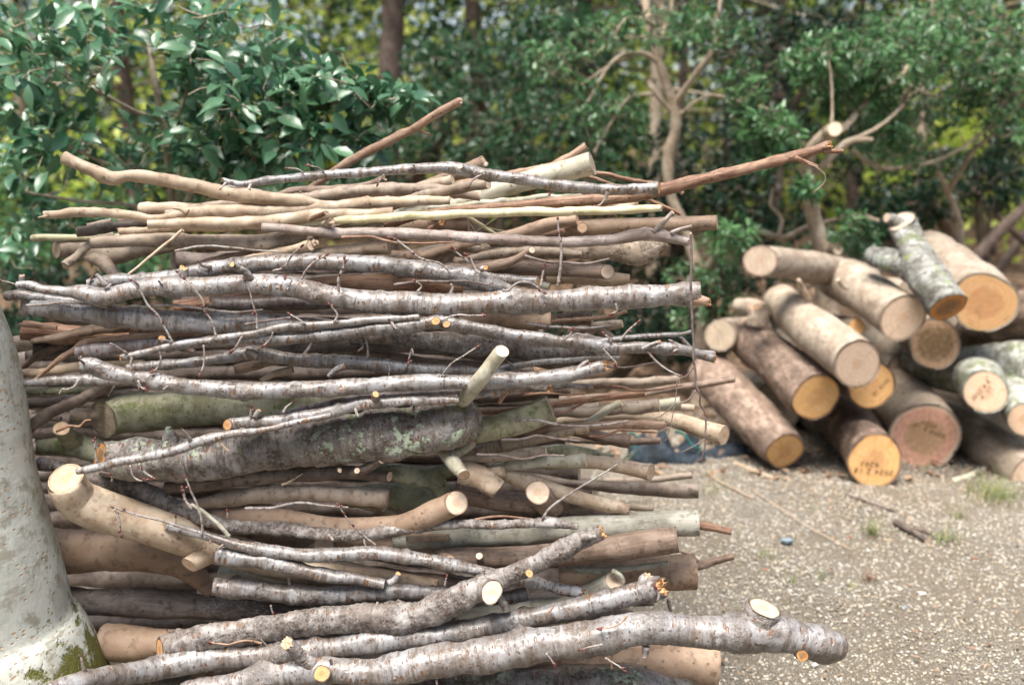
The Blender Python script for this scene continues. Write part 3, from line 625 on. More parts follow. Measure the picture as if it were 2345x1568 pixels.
B('log', 'brown log end deep behind the speckled branch in the upper middle', 'pink', [(880,535,17),(960,522,20),(1020,515,21),(1073,513,19)], 2.26, ('n','c0.1'), 'cutgrey', stubs=[([(985,525,9),(1000,520,8),(1012,510,8)],(2.24,2.18),'b0.4','red','cutorange')])
B('log', 'beige torn root chunk behind the cherry branches in the centre', 'knob', [(880,600,17),(940,598,22),(990,590,26),(1035,588,24),(1060,578,18)], 2.18, ('n','r'), rough=.2)
B('branch', 'brown branch with a small round hole leaning right behind the flared log', 'pink', [(700,610,8),(820,592,14),(960,586,12),(1020,570,12),(1100,556,10)], 2.15, ('n','n'), nodes=.15)
B('log', 'grey weathered board like split log in the upper right behind the bent brown branch', 'brown', [(900,590,13),(1050,592,14),(1150,598,15),(1210,600,12),(1240,600,9)], 2.2, ('n','c'), 'cutgrey')
B('branch', 'curled brown bark scroll left of the beige root chunk', 'brown', [(890,595,9),(905,590,12),(925,592,12)], 2.12, ('c0.3','c0.3'), 'cutpale')
B('branch', 'thin dark reddish branch running down right behind the upper right poles', 'red', [(1130,400,5),(1360,397,5),(1420,408,5),(1480,418,5),(1540,428,4.5),(1563,444,4.5)], 2.35, ('n','c'))
B('stick', 'thin dark shoot crossing behind the pale yellow pole at the right', 'red', [(1300,410,4),(1345,405,4),(1400,422,4),(1480,455,5),(1558,491,5)], 2.3, ('n','c'))
B('stick', 'grey silvery branch with a split right end under the arching cherry branch', 'palegreen', [(980,478,8),(1050,475,9),(1100,466,9),(1180,461,9),(1240,452,8),(1290,452,7),(1386,440,4)], 2.24, ('n','b'), twigs=[([(1235,485),(1245,462),(1260,440)],2.2,{'mat':'twigd','r0':1.4,'r1':1}),([(1155,476),(1190,470),(1225,455)],2.2,{'mat':'yellow','r0':1.2,'r1':1,'buds':0})])
B('branch', 'torn pale bark covered branch end hanging below the arching cherry branch at right', 'cream', [(1250,470,6),(1320,474,12),(1380,475,14),(1440,471,15),(1461,465,13)], 2.2, ('n','c0.1'), rough=.25, stubs=[([(1400,490,12),(1405,500,9),(1402,509,4)],2.2,'r')])
B('branch', 'short olive twig bundle sticking out right of the brown log end', 'yellow', [(1060,490,4),(1075,500,5),(1100,515,5),(1135,537,4)], 2.22, ('n','b'), twigs=[([(1075,500),(1120,522),(1160,530)],2.2,{'mat':'yellow','r0':1.5,'r1':1,'buds':0}),([(1090,530),(1120,510),(1150,490)],2.2,{'mat':'yellow','r0':1.2,'r1':1,'buds':0}),([(1070,505),(1085,525),(1090,535)],2.2,{'mat':'yellow','r0':1.5,'r1':1,'buds':0})])

# --- the big cherry branches in the upper half
B(CH, 'thick silver cherry branch with a torn orange end at right, longest one across the stack', 'cherry', [(42,652,8),(70,653,9),(100,664,10),(150,669,11),(190,671,17),(240,680,20),(290,668,21),(340,659,20),(383,655,22),(465,655,21),(547,650,22),(610,650,24),(680,660,24),(740,676,24),(820,688,26),(900,694,27),(1000,697,28),(1100,694,27),(1200,690,27),(1300,688,27),(1400,682,27),(1500,677,27),(1604,672,26)], 2.0, ('r','c0.15'), 'cutorange', nodes=.085, rough=.05,
  stubs=[([(575,640,10),(560,622,9),(540,612,8),(531,605,6)],(1.99,1.96),'c','cherryr'), ([(422,640,10),(420,622,11),(421,612,10)],(2.0,2.0),'b0.3'), ([(1560,676,13),(1600,687,12),(1624,692,9)],(1.99,1.98),'b0.6','redlight','cutorange'),([(243,655,8),(232,640,6),(220,628,4)],1.99,'c')],
  twigs=[([(1277,655),(1280,635),(1284,600),(1285,565),(1280,540),(1277,505)],(1.98),{'r0':4,'r1':3,'buds':5}), ([(1100,625),(1090,620),(1078,595),(1068,585)],1.97,{'r0':3.6,'r1':3,'buds':4}),
         ([(1150,665),(1163,665),(1185,648),(1215,648),(1243,668)],1.97,{'r0':3.4}), ([(775,668),(775,640),(785,615),(788,595)],1.97,{'r0':3.8,'buds':5}), ([(690,640),(700,620),(720,600),(745,585)],1.97,{'r0':3.2,'buds':4}),
         ([(955,668),(965,655),(952,645)],1.98,{'r0':3.4,'buds':1}), ([(1410,695),(1412,712),(1400,718)],1.96,{'buds':2}), ([(1238,655),(1242,630),(1246,610)],1.98,{'r0':3.6,'buds':5}), ([(45,655),(25,648),(5,643)],2.0,{'r0':2.4,'buds':1}),
         ([(660,655),(668,640),(655,634)],1.97,{'buds':3}), ([(1075,600),(1060,590),(1035,570)],1.97,{'r0':2.6})])
B(CH, 'silver cherry branch just above the longest one, ending in a knobby fork at centre right', 'cherry', [(200,652,12),(260,645,14),(340,640,15),(420,628,16),(480,616,17),(560,608,18),(650,601,20),(740,598,20),(850,606,20),(960,617,21),(1040,629,22),(1090,640,22),(1140,656,17),(1185,668,12)], 2.04, ('c','c0.2'), 'cutorange', nodes=.12,
  stubs=[([(1080,632,16),(1110,636,14),(1150,640,12),(1200,643,11),(1232,645,10)],2.06,'c0.5',None,'cutorange'), ([(1160,640,9),(1185,645,10),(1258,657,10)],2.1,'c','palegreen'), ([(1098,618,7),(1112,612,6)],2.02,'c1')],
  twigs=[([(1030,625),(1010,605),(960,590),(935,570),(905,548),(893,545)],1.98,{'r0':3.4,'r1':3,'buds':6}), ([(625,620),(650,612),(668,585),(690,565)],1.99,{'r0':3.2,'buds':4}),([(200,665),(203,648),(208,640)],2.03,{'r0':5,'r1':4,'buds':1})])
B(CH, 'dark forked cherry branch end with an upright stub at the far left', 'cherry', [(18,678,12),(45,676,13),(75,680,12),(120,686,10),(180,690,10),(260,692,9)], 2.07, ('r','n'), nodes=.1, stubs=[([(50,668,8),(50,650,7),(50,630,6)],2.07,'b0.2'), ([(62,685,12),(60,705,12),(50,722,9)],2.08,'b')])
B(CH, 'thick tan grey cherry branch with a rounded cut left end, third from the longest', 'cherry', [(80,706,18),(110,708,20),(150,712,21),(250,722,23),(350,731,24),(450,737,23),(560,739,21),(660,741,20),(760,745,18),(880,752,16)], 2.03, ('r','n'), nodes=.13, rough=.07)
B(CH, 'short dark glossy cherry branch peeking out in the gap below the longest one', 'cherryd', [(482,692,13),(520,695,15),(580,694,15),(680,690,15),(800,690,14)], 2.06, ('b0.2','n'), nodes=.15)
B('log', 'reddish weathered log lying behind the longest cherry branch', 'red', [(400,700,12),(560,684,18),(700,664,24),(850,650,26),(980,655,26),(1060,665,20)], 2.15, ('n','n'), rough=.12)
B(CH, 'slender cherry stick with a torn orange left end and several dangling twigs', 'cherry', [(276,818,7),(300,813,8),(360,800,8),(430,785,8.5),(480,780,9),(540,770,9),(600,760,9),(660,748,9),(700,745,9),(760,742,8),(830,735,8),(900,730,7),(960,726,6)], 1.97, ('b0.7','n'), 'cutorange', nodes=.09,
  twigs=[([(396,785),(380,755),(360,720),(340,700),(320,665),(302,645)],1.95,{'r0':3,'buds':5}), ([(495,770),(485,735),(467,710),(465,690),(440,655),(408,625)],1.95,{'r0':3.2,'buds':5}), ([(589,755),(587,725),(580,700),(572,670),(560,640)],1.95,{'r0':3.2,'buds':5}),
         ([(302,818),(300,840),(310,865),(318,885)],1.95,{'r0':3.2,'buds':3}), ([(366,805),(368,825),(358,845),(350,850)],1.95,{'r0':3,'buds':3}), ([(466,790),(468,815),(465,840),(458,856)],1.95,{'r0':3,'buds':2}), ([(555,770),(540,795),(530,805)],1.95,{'buds':3}), ([(625,760),(620,775),(605,790)],1.95,{'buds':2}),
         ([(765,738),(772,720),(757,700)],1.96,{'buds':2}),([(700,742),(690,735),(665,720)],1.96,{'buds':2})])
B(CH, 'dark cherry branch with a small upright orange stub in the left middle', 'cherryd', [(175,806,13),(230,802,15),(290,795,14),(340,788,12),(400,786,10),(480,776,9)], 2.05, ('n','n'), nodes=.12, stubs=[([(360,790,8),(368,782,8),(371,775,8)],(2.04,2.0),'c1.2',None,'cutorange'),([(400,790,7),(420,795,6),(445,805,5)],2.03,'b')])
B(CH, 'mid height cherry branch with two round orange cut stubs and a forked right tip', 'cherry', [(380,800,9),(450,785,11),(540,777,13),(620,775,14),(700,772,14),(800,762,15),(880,751,16),(950,743,17),(1000,738,18),(1030,742,17),(1080,752,15),(1160,765,15),(1240,776,15),(1320,786,14),(1400,796,14),(1480,797,13),(1540,799,13),(1590,808,11),(1636,821,9)], 1.98, ('n','b0.5'), 'cutorange', nodes=.11,
  stubs=[([(1000,745,11),(1000,738,11),(998,735,10)],(1.97,1.93),'c1.6',None,'cutorange'), ([(1020,748,9),(1022,745,9),(1022,742,8.5)],(1.97,1.93),'c1.6',None,'cutorange'), ([(1320,790,7),(1370,782,7),(1420,774,6),(1500,768,6),(1560,764,5),(1583,758,4)],(2.0,2.0),'b0.3',None,'cutorange'), ([(1470,800,6),(1490,790,6),(1512,782,5)],1.96,'b0.6',None,'cutorange'), ([(1555,768,4),(1575,790,4),(1590,802,3.5)],2.0,'r'),([(1590,805,6),(1630,808,6),(1637,807,5)],2.0,'c0.3')],
  twigs=[([(1005,735),(1040,722),(1075,722),(1105,722)],1.95,{'r0':3.2,'buds':2}), ([(1420,780),(1435,760),(1460,738)],1.97,{'r0':3.4,'buds':5}), ([(1375,792),(1392,812),(1408,828),(1410,835)],1.96,{'r0':3,'buds':3}), ([(1482,805),(1500,825),(1525,845),(1560,862)],1.96,{'r0':3.6,'r1':3,'buds':2}), ([(1290,780),(1305,765),(1310,755)],1.96,{'r0':3,'buds':3}), ([(1400,785),(1395,775),(1385,766)],1.97,{'buds':1}), ([(1530,778),(1560,790),(1580,795)],1.99,{'r0':2.2,'buds':0}), ([(945,810),(942,800),(935,830)],1.96,{'buds':3})])
B('log', 'dark cherry log with thick flaking bark at its right end, below the two orange stubs', 'cherryr', [(800,772,12),(900,776,16),(1000,783,19),(1100,789,21),(1200,795,23),(1290,798,27),(1340,795,30),(1382,802,29)], 2.07, ('n','c0.1'), 'cutgrey', nodes=.2, rough=.07)
B('log', 'smooth tan log with a square cut end just under the longest cherry branch', 'pink', [(800,755,16),(920,745,18),(1050,738,19),(1150,736,19),(1261,734,20)], 2.11, ('n','c0.05'), rough=.02)
B('branch', 'dark brown log covered in white root threads in the middle of the stack', 'darkmyc', [(560,815,12),(640,805,14),(720,797,16),(850,788,18),(950,790,19),(1080,805,18),(1200,822,16),(1330,840,12)], 2.09, ('n','n'))
B('branch', 'brown fork behind the thread covered log, mostly hidden', 'brown', [(540,845,12),(660,820,14),(780,812,12),(900,822,15),(1000,835,14),(1150,840,14)], 2.12, ('n','n'))
B(CH, 'silver cherry branch in the middle with a small torn stub near its left half', 'cherry', [(290,842,9),(340,838,12),(400,833,12),(500,822,13),(555,812,15),(590,808,17),(650,820,16),(700,825,16),(760,828,17),(860,835,16),(960,844,14),(1080,852,11),(1180,856,7)], 2.02, ('n','n'), nodes=.1,
  stubs=[([(590,815,9),(575,806,8),(562,802,6)],2.0,'b0.5',None,'cutorange'), ([(790,838,9),(770,846,7),(754,860,6)],2.0,'r')], twigs=[([(885,830),(892,845),(890,858)],2.0,{'r0':3.4,'buds':0})])
B(CH, 'long silvery cherry branch sagging across the middle with a cut end at right', 'cherry', [(186,838,15),(210,838,17),(240,849,18),(273,858,18),(320,868,17),(410,881,17),(480,888,18),(547,896,18),(620,895,18),(720,890,18),(850,881,18),(1000,875,17),(1100,873,17),(1200,868,17),(1290,859,17),(1340,848,15),(1385,837,14)], 1.96, ('c0.1','b0.2'), 'cutorange', nodes=.13,
  stubs=[([(1320,850,10),(1335,835,7),(1345,828,5)],1.96,'r')], twigs=[([(1010,862),(1030,835),(1060,815),(1090,796)],1.95,{'r0':2.6,'buds':1}), ([(316,870),(322,885),(330,890)],1.94,{'buds':3})])
B(CH, 'thin cherry twig branch running right from behind the green upright stick', 'cherry', [(1060,885,5),(1130,850,7),(1180,838,8),(1250,828,7),(1330,822,6),(1420,818,4)], 2.04, ('n','n'), twigs=[([(1175,842),(1185,850),(1192,852)],2.02,{'buds':1})])
B(CH, 'small cherry branch end low at the far left, touching the tree trunk', 'cherry', [(44,879,8),(80,877,9),(130,872,10),(190,870,12),(240,870,11),(300,874,9)], 2.03, ('c','n'), nodes=.1)
B('log', 'dark cracked log piece in the shadow right of the flaking cherry log', 'logpeel', [(1180,735,12),(1260,728,14),(1330,730,16),(1357,732,16)], 2.25, ('n','c'), 'cutgrey')
B('branch', 'forked grey tan stub with a pale cut end behind the flaking cherry log', 'greybrown', [(1300,765,10),(1370,748,12),(1425,741,9)], 2.3, ('n','c0.3'), 'cutpale', stubs=[([(1370,752,11),(1400,775,10),(1407,782,8)],2.3,'c')])
B('stick', 'smooth thin brown stick below the longest cherry branch at right', 'redlight', [(1200,740,5),(1300,733,5),(1390,725,5),(1435,712,4)], 2.18, ('n','c'))
B('log', 'dull brown log lying low in the gap under the thread covered log', 'brown', [(1050,800,13),(1200,812,14),(1330,815,15),(1386,812,14)], 2.18, ('n','c'), 'cutgrey')
B('branch', 'brown stub with three small oval cut scars deep in the central gap', 'brown', [(860,850,10),(940,838,15),(1030,842,16),(1130,852,14),(1240,860,12)], 2.13, ('n','n'), stubs=[([(925,845,6),(922,843,8)],(2.1,2.06),'c1.5'), ([(948,838,5),(947,836,6)],(2.1,2.06),'c1.5')])
B('branch', 'short tan fork lying inside the dark gap below the torn cherry stub', 'tan', [(596,872,6),(620,860,7),(650,852,9),(670,845,9)], 2.04, ('b0.5','n'), 'cutpale')

# --- left side dark pieces
B('log', 'dark reddish split log chunk at the left below the rounded cherry end', 'red', [(52,756,26),(110,760,26),(180,765,20),(300,768,14)], 2.15, ('c','n'), 'cutgrey', rough=.1)
B('log', 'dark brown log with a blunt cut end beneath the reddish split log', 'dark', [(78,798,20),(130,800,20),(200,795,16),(330,785,12)], 2.18, ('c','n'), 'cutgrey')
B('branch', 'dark brown branch with shaggy fibres running between the left cherry branches', 'brown', [(75,780,6),(130,772,9),(200,757,13),(260,750,14),(350,752,13),(470,757,9)], 2.1, ('r','n'), 'cutgrey')
B('stick', 'slim light brown stick end at the far left on the reddish split log', 'redlight', [(44,743,4.5),(80,747,5),(130,751,5)], 2.1, ('c0.3','n'), 'cutwhite')
B('stick', 'thin brown curved stick bending down to the lower left', 'redlight', [(80,870,4),(105,848,5),(137,822,6.5),(165,805,7),(191,787,8),(220,780,8),(260,776,8),(410,768,8),(520,762,6)], 2.06, ('n','n'), nodes=.15)
B('log', 'tan log end behind the tree trunk at the far left edge', 'greybrown', [(-10,795,18),(40,788,20),(90,780,18),(150,778,14)], 2.28, ('n','n'))
B('branch', 'smooth beige branch low at the left behind the curved stick', 'tan', [(36,855,9),(100,852,10),(170,842,11),(250,835,10),(330,832,9)], 2.1, ('c','n'))
B('branch', 'dull olive branch under the small cherry end at the left', 'mossyd', [(45,898,8),(120,896,9),(200,892,11),(260,893,10)], 2.12, ('n','n'))
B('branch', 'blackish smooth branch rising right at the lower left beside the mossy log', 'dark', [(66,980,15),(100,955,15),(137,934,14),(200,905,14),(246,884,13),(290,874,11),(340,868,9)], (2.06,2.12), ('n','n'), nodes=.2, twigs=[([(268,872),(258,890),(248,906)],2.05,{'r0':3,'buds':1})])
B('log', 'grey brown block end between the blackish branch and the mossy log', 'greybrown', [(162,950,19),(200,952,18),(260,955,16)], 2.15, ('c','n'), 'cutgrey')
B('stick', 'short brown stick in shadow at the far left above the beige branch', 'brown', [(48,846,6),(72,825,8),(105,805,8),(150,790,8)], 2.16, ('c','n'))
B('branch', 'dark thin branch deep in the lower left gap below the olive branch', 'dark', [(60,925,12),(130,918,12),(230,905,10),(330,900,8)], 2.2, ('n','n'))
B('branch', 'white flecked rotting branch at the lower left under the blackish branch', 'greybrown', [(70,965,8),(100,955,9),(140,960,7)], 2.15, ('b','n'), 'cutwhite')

# --- mossy and lichen logs
B('log', 'big pale green mossy log with a slanted grey cut face at left', 'mossy', [(235,960,47),(270,950,48),(320,944,47),(380,940,43),(430,939,39),(500,938,37),(560,938,36),(640,936,33),(750,928,28),(870,918,20)], 2.12, ('c0.8','n'), 'cutgrey', rough=.05, nodes=.3)
B('log', 'green elbow shaped log with a small cut stub at the lower left', 'mossyd', [(85,1024,16),(130,1022,18),(165,1020,24),(210,1028,28),(260,1045,24),(310,1060,16)], 2.13, ('c','n'), 'cutpale', stubs=[([(165,1010,24),(152,995,20),(141,980,17)],(2.12,2.06),'c0.9',None,'cutpale')])
B('log', 'thick lichen covered cherry log with a rounded right end, in front of the mossy log', 'lichen', [(228,1048,38),(260,1050,42),(300,1052,45),(370,1051,46),(430,1049,46),(520,1040,45),(600,1031,45),(690,1024,48),(770,1014,49),(860,1002,50),(932,992,50),(990,979,53),(1040,968,56),(1068,964,48)], 2.03, ('c0.6','r'), 'logheart', rough=.07, nodes=.12,
  stubs=[([(392,1012,22),(388,994,14),(386,982,8)],2.02,'r','lichen')])
B(CH, 'thin cherry branch lying in front of the lichen covered log', 'cherry', [(176,1079,7),(200,1074,9),(273,1057,9.5),(350,1043,11),(410,1029,11),(450,1012,13),(492,1001,12),(540,993,9.5),(600,984,8),(700,962,7),(760,950,6)], 1.95, ('n','n'), nodes=.12,
  twigs=[([(222,1058),(218,1035),(218,1008)],1.94,{'r0':3.2,'buds':2}), ([(242,1055),(238,1035),(228,1022)],1.94,{'buds':1,'r0':3}), ([(298,1065),(305,1090),(320,1100),(333,1098)],1.94,{'r0':3.4,'buds':2}), ([(318,1060),(330,1080),(350,1093)],1.94,{'r0':3.4,'buds':4}), ([(320,1030),(318,1015),(315,1008)],1.94,{'r0':4,'buds':0}), ([(506,1015),(515,1025),(524,1032)],1.93,{'mat':'redlight','r0':1.6,'buds':0})])
B(CH, 'cherry branch with a fresh orange left end, lying on the lichen covered log', 'cherry', [(520,972,13),(560,967,13),(600,966,13),(640,962,13),(720,950,13),(780,937,13),(840,924,12),(900,919,11),(1000,914,11),(1050,916,8)], 1.96, ('c0.9','n'), 'cutorange', nodes=.12,
  stubs=[([(860,915,9),(859,907,9),(860,902,8)],(1.96,1.93),'u0.6',None,'cutorange'), ([(583,955,6),(588,947,6),(594,938,5)],1.95,'b')], twigs=[([(573,955),(574,945),(575,935)],1.95,{'buds':2,'r0':3.4}), ([(648,945),(655,932),(668,922)],1.95,{'r0':3,'buds':1})])
B(CH, 'thin dark cherry branch behind the one with the fresh orange left end', 'cherryd', [(640,948,7),(720,930,9),(800,914,9),(850,907,9),(960,902,8),(1060,896,7),(1200,885,7)], 1.99, ('n','n'), nodes=.15)
B(CH, 'cherry branch with a torn orange end at right below the sagging silvery one', 'cherryr', [(1080,888,10),(1140,888,12),(1200,885,13),(1258,889,13)], 2.02, ('n','b0.5'), 'cutorange', stubs=[([(1230,888,8),(1280,880,7),(1320,884,6),(1356,885,5)],2.05,'b0.3',None,'cutorange'), ([(1160,893,5),(1150,910,5),(1143,922,4)],2.0,'b0.3','redlight')])
B('stick', 'dark bud scarred stick end below the torn orange end', 'cherry', [(1060,915,8),(1090,905,9),(1128,898,9),(1155,893,8)], 1.99, ('n','c0.3'), 'cutorange')
B('stick', 'pale green stick leaning up right with a round cream cut top, in the centre', 'palegreen', [(1000,985,17,2.12),(1040,935,18,2.06),(1070,903,18,1.99),(1100,868,18,1.93),(1125,834,17,1.92),(1149,803,17,1.91)], 2.0, ('n','u0.7'), 'cutwhite', rough=.02)
B('branch', 'pale green broken stub hanging below the rounded end of the lichen log', 'palegreen', [(1000,1010,18,2.10),(1020,1035,18,2.05),(1040,1062,18,2.0),(1062,1088,15,1.97)], 2.0, ('n','d0.8'), 'cutpale', stubs=[([(1035,1045,10),(1055,1032,11),(1083,1012,11)],2.06,'c0.3')])
B('log', 'greenish brown log with a large cut end under the torn orange cherry end', 'mossy', [(1050,1000,24),(1110,985,28),(1150,975,30),(1200,960,31),(1262,935,32)], 2.09, ('n','c0.05'), 'cutgrey', rough=.03)

# --- right side, lower tiers sticking out
B('stick', 'brown ridged stick over the right end of the stack, second from the topmost long one', 'greybrown', [(1180,890,8),(1350,877,9),(1400,875,9),(1480,874,10),(1555,868,10)], 2.5, ('n','c0.3'), 'cutpale')
B('stick', 'long thin dark stick reaching furthest right toward the log pile', 'brown', [(1280,915,8),(1430,905,8),(1520,893,9),(1600,880,9),(1683,868,8)], 2.45, ('n','c0.3'), 'cutpale')
B('stick', 'dark reddish stick with a pale tip below the brown ridged stick', 'red', [(1080,945,7),(1180,938,8),(1268,925,8),(1380,911,8),(1478,899,7)], 2.16, ('n','c0.5'), 'cutpale')
B('branch', 'light brown grained branch with a clean cut end under the dark reddish stick', 'greybrown', [(1180,958,10),(1268,947,11),(1330,944,12),(1400,936,14),(1460,932,15),(1509,927,16)], 2.24, ('n','c0.2'), 'cutwhite')
B('branch', 'greyish tan branch end just behind the light brown grained branch', 'palegreen', [(1400,935,13),(1480,930,15),(1558,922,15)], 2.5, ('n','c'), 'cutpale')
B('stick', 'short pale stub beyond the greyish tan branch end', 'cream', [(1500,930,8),(1590,934,8)], 2.7, ('n','c'))
B('log', 'smooth cream curved log bending down to a thick blunt end above the dark tarpaulin', 'cream', [(1200,975,9),(1300,962,10),(1405,953,12),(1470,953,14),(1520,958,16),(1565,968,19),(1605,982,21),(1658,996,22)], (2.45,2.2), ('n','c0.15'), 'cutpale', rough=.02)
B('stick', 'peeled reddish stick across the right side in front of the cream curved log', 'redlight', [(1130,1005,8),(1190,995,9),(1250,982,10),(1310,977,10),(1370,975,10),(1470,972,12),(1526,974,11)], 2.14, ('n','b0.2'), 'cutgrey')
B('stick', 'short silver grey stick leaning up right between the right side branches', 'palegreen', [(1310,990,7),(1345,968,8),(1385,942,9),(1422,921,8)], 2.19, ('n','c0.3'), 'cutpale')
B('log', 'brown log stub tilted down with a dark end above the tarpaulin', 'brown', [(1280,985,12),(1340,990,14),(1400,1003,15),(1442,1011,16)], 2.27, ('n','c0.2'), 'cutgrey')
B('stick', 'thin grey brown stick end beside the brown tilted stub', 'brown', [(1280,1005,6),(1350,1010,7),(1440,1012,8),(1513,1008,8)], 2.4, ('n','c'))
B('branch', 'tan branch with dark band marks below the greenish brown log', 'stripe', [(1040,1048,12),(1100,1033,15),(1160,1019,15),(1220,1006,13),(1290,992,10),(1350,982,8)], 2.13, ('n','n'))
B('branch', 'grey brown branch with a thin pale cut end below the dark band marks', 'greybrown', [(1040,1052,9),(1100,1048,10),(1180,1043,11),(1250,1032,11)], 2.06, ('n','c0.2'), 'cutwhite')
B('branch', 'pale greenish branch with a slim oval cut end right of the green broken stub', 'palegreen', [(1130,1072,9),(1180,1064,13),(1240,1057,14),(1300,1055,15),(1343,1054,16)], 2.08, ('n','c0.25'), 'cutwhite')
B('branch', 'tan branch drooping right with a round fresh cut face over the gravel', 'tan', [(1250,1062,13),(1320,1057,15),(1380,1060,15),(1440,1070,16),(1490,1081,17)], 2.15, ('n','c0.6'), 'cutpale', nodes=.3)
B('log', 'pale mossy flat log behind the drooping tan branch', 'mossy', [(1200,1040,14),(1290,1035,18),(1360,1045,17),(1405,1050,12)], 2.3, ('n','c'), 'cutgrey')
B('branch', 'straight brown branch with a pale top edge low at the right above the gravel', 'greybrown', [(1180,1085,8),(1310,1106,10),(1380,1113,14),(1450,1118,16),(1530,1122,17),(1599,1124,17)], 2.4, ('n','c0.15'), 'cutwhite')
B('stick', 'short grey stick end above the straight brown branch at the right', 'greybrown', [(1380,1100,8),(1480,1098,8),(1585,1088,8)], 2.7, ('n','c'))
B('log', 'long smooth cream to pink log slanting down right under the slim oval cut end', 'cream', [(1110,1065,12),(1150,1080,18),(1200,1100,20),(1260,1120,18),(1330,1141,16),(1380,1153,15),(1438,1166,12)], 2.09, ('n','c0.05'), rough=.02)
B('stick', 'pale smooth stick tip beyond the end of the slanting cream log', 'cream', [(1400,1160,8),(1450,1162,8),(1496,1164,7)], 2.3, ('n','c'))
B('log', 'dark brown log with a huge oval white cut stub facing up', 'brown', [(1040,1120,20),(1100,1138,22),(1160,1148,26),(1230,1155,30),(1300,1162,26),(1370,1176,20),(1430,1190,14)], 2.14, ('n','n'), rough=.04, stubs=[([(1262,1160,30,2.12),(1245,1142,29,2.08),(1231,1127,28,2.03)],2.1,'u1.0','brown','cutwhite')])
B('log', 'grey green smooth log with white root threads and a cut right end', 'greymyc', [(900,1245,14),(960,1238,19),(1090,1228,23),(1250,1214,27),(1400,1204,29),(1500,1199,30),(1599,1197,30)], 2.09, ('n','c0.1'), 'cutpale', rough=.02, nodes=.35)
B('stick', 'short dark purple stick end poking out right of the grey green log', 'red', [(1540,1195,8),(1610,1204,9),(1675,1216,9)], 2.16, ('n','c'))
B('log', 'brown finely ridged log with a slanted cut end under the grey green log', 'brown', [(1000,1275,18),(1060,1275,23),(1156,1276,25),(1300,1267,27),(1420,1252,30),(1551,1234,30)], 2.04, ('n','c0.15'), 'cutwhite', rough=.02, stubs=[([(1100,1285,7),(1098,1278,8),(1097,1272,8)],(2.03,1.99),'u0.5')])
B('log', 'smooth brown log with a vertical cut end just above the gravel at the right', 'pink', [(1280,1322,30),(1350,1318,36),(1450,1313,39),(1592,1309,41)], 2.16, ('n','c0.05'), rough=.02)
B('stick', 'thin pale forked stick lying over the smooth brown log', 'palegreen', [(1310,1302,6),(1380,1307,9),(1430,1302,8),(1480,1296,7),(1531,1289,7)], 2.06, ('n','c0.3'), 'cutpale', stubs=[([(1400,1306,6),(1418,1315,5),(1425,1324,4)],2.03,'r')])
B('branch', 'dark crooked root end lying on the gravel right of the smooth brown log', 'brown', [(1540,1290,10),(1590,1295,11),(1630,1286,10),(1680,1272,9)], 2.24, ('n','b'), 'cutgrey', stubs=[([(1600,1288,6),(1580,1270,5),(1560,1262,4)],2.24,'r')])
B('log', 'grey green stub with a white oval cut face under the pale forked stick', 'greymyc', [(1240,1420,32),(1300,1395,32),(1350,1362,29),(1385,1340,25),(1408,1327,23)], (2.08,2.04), ('n','u1.2'), 'cutwhite', rough=.02)

# --- lower middle
B('branch', 'dark brown forked branch with two white slanted cuts below the lichen log', 'dark', [(380,1116,14),(460,1108,17),(520,1098,19),(577,1091,20),(680,1085,18),(768,1080,18),(830,1083,15),(892,1091,12)], 2.05, ('n','c0.55'), 'cutwhite', rough=.03, stubs=[([(805,1082,12),(840,1072,11),(874,1053,9)],(2.03,2.0),'c0.55',None,'cutwhite'), ([(818,1078,6),(817,1077,7)],(2.02,1.99),'c1.5',None,'cutwhite'),([(775,1072,6),(778,1077,5)],(2.02,1.99),'b1.2',None,'cutwhite')])
B('branch', 'grey tan branch with a blunt cut right end under the dark forked branch', 'greybrown', [(420,1158,11),(480,1150,15),(560,1138,20),(620,1130,20),(690,1127,18),(760,1130,18),(820,1135,20),(888,1142,20)], 2.05, ('n','c0.05'), 'cutpale', nodes=.3, twigs=[([(645,1110),(668,1100),(692,1084)],2.02,{'mat':'cream','r0':3.5,'r1':1,'buds':0})])
B('branch', 'mossy green forked branch under the right half of the lichen log', 'mossyd', [(850,1075,16),(900,1080,18),(950,1090,22),(990,1098,24),(1010,1120,18),(1015,1145,13)], 2.1, ('n','n'), stubs=[([(990,1090,18),(1030,1075,14),(1060,1072,10)],2.1,'n')])
B('log', 'wide dull green log behind the mossy fork in the lower middle', 'mossyd', [(780,1140,18),(850,1134,26),(920,1135,30),(990,1140,29),(1050,1125,20)], 2.16, ('n','n'))
B('log', 'stubby tan log with a cut face tilted down right, right of the mossy fork', 'tan', [(1050,1080,26),(1080,1085,28),(1110,1098,27),(1142,1120,22)], 2.05, ('n','c0.2'), 'cutpale', nodes=.1, stubs=[([(1120,1085,15),(1145,1082,14),(1155,1080,12)],2.06,'c')])
B('log', 'pinkish forked log curving up right to a large round white cut face', 'pink', [(430,1190,18),(500,1182,24),(600,1180,28),(690,1198,26),(760,1208,24),(823,1206,22),(900,1203,23),(945,1194,25),(990,1175,28),(1045,1150,28)], (2.08,1.99), ('n','c0.9'), 'cutwhite', rough=.02)
B('log', 'broad brown pink log hidden under the rough bark branch in the lower middle', 'pink', [(480,1222,20),(650,1238,28),(800,1245,32),(900,1255,36),(980,1265,34),(1050,1284,24)], 2.12, ('n','n'), stubs=[([(930,1232,10),(980,1228,10),(1027,1230,9)],2.06,'b0.3','tan','cutpale'), ([(1000,1270,14),(1030,1282,12)],(2.06,2.0),'c0.8')], rough=.03)
B('branch', 'short brown forked twig end in the dark hollow above the round white cut face', 'tan', [(820,1150,12),(870,1165,13),(905,1180,12),(930,1195,10)], 2.16, ('n','n'), stubs=[([(880,1168,7),(872,1158,7)],2.12,'c1')])
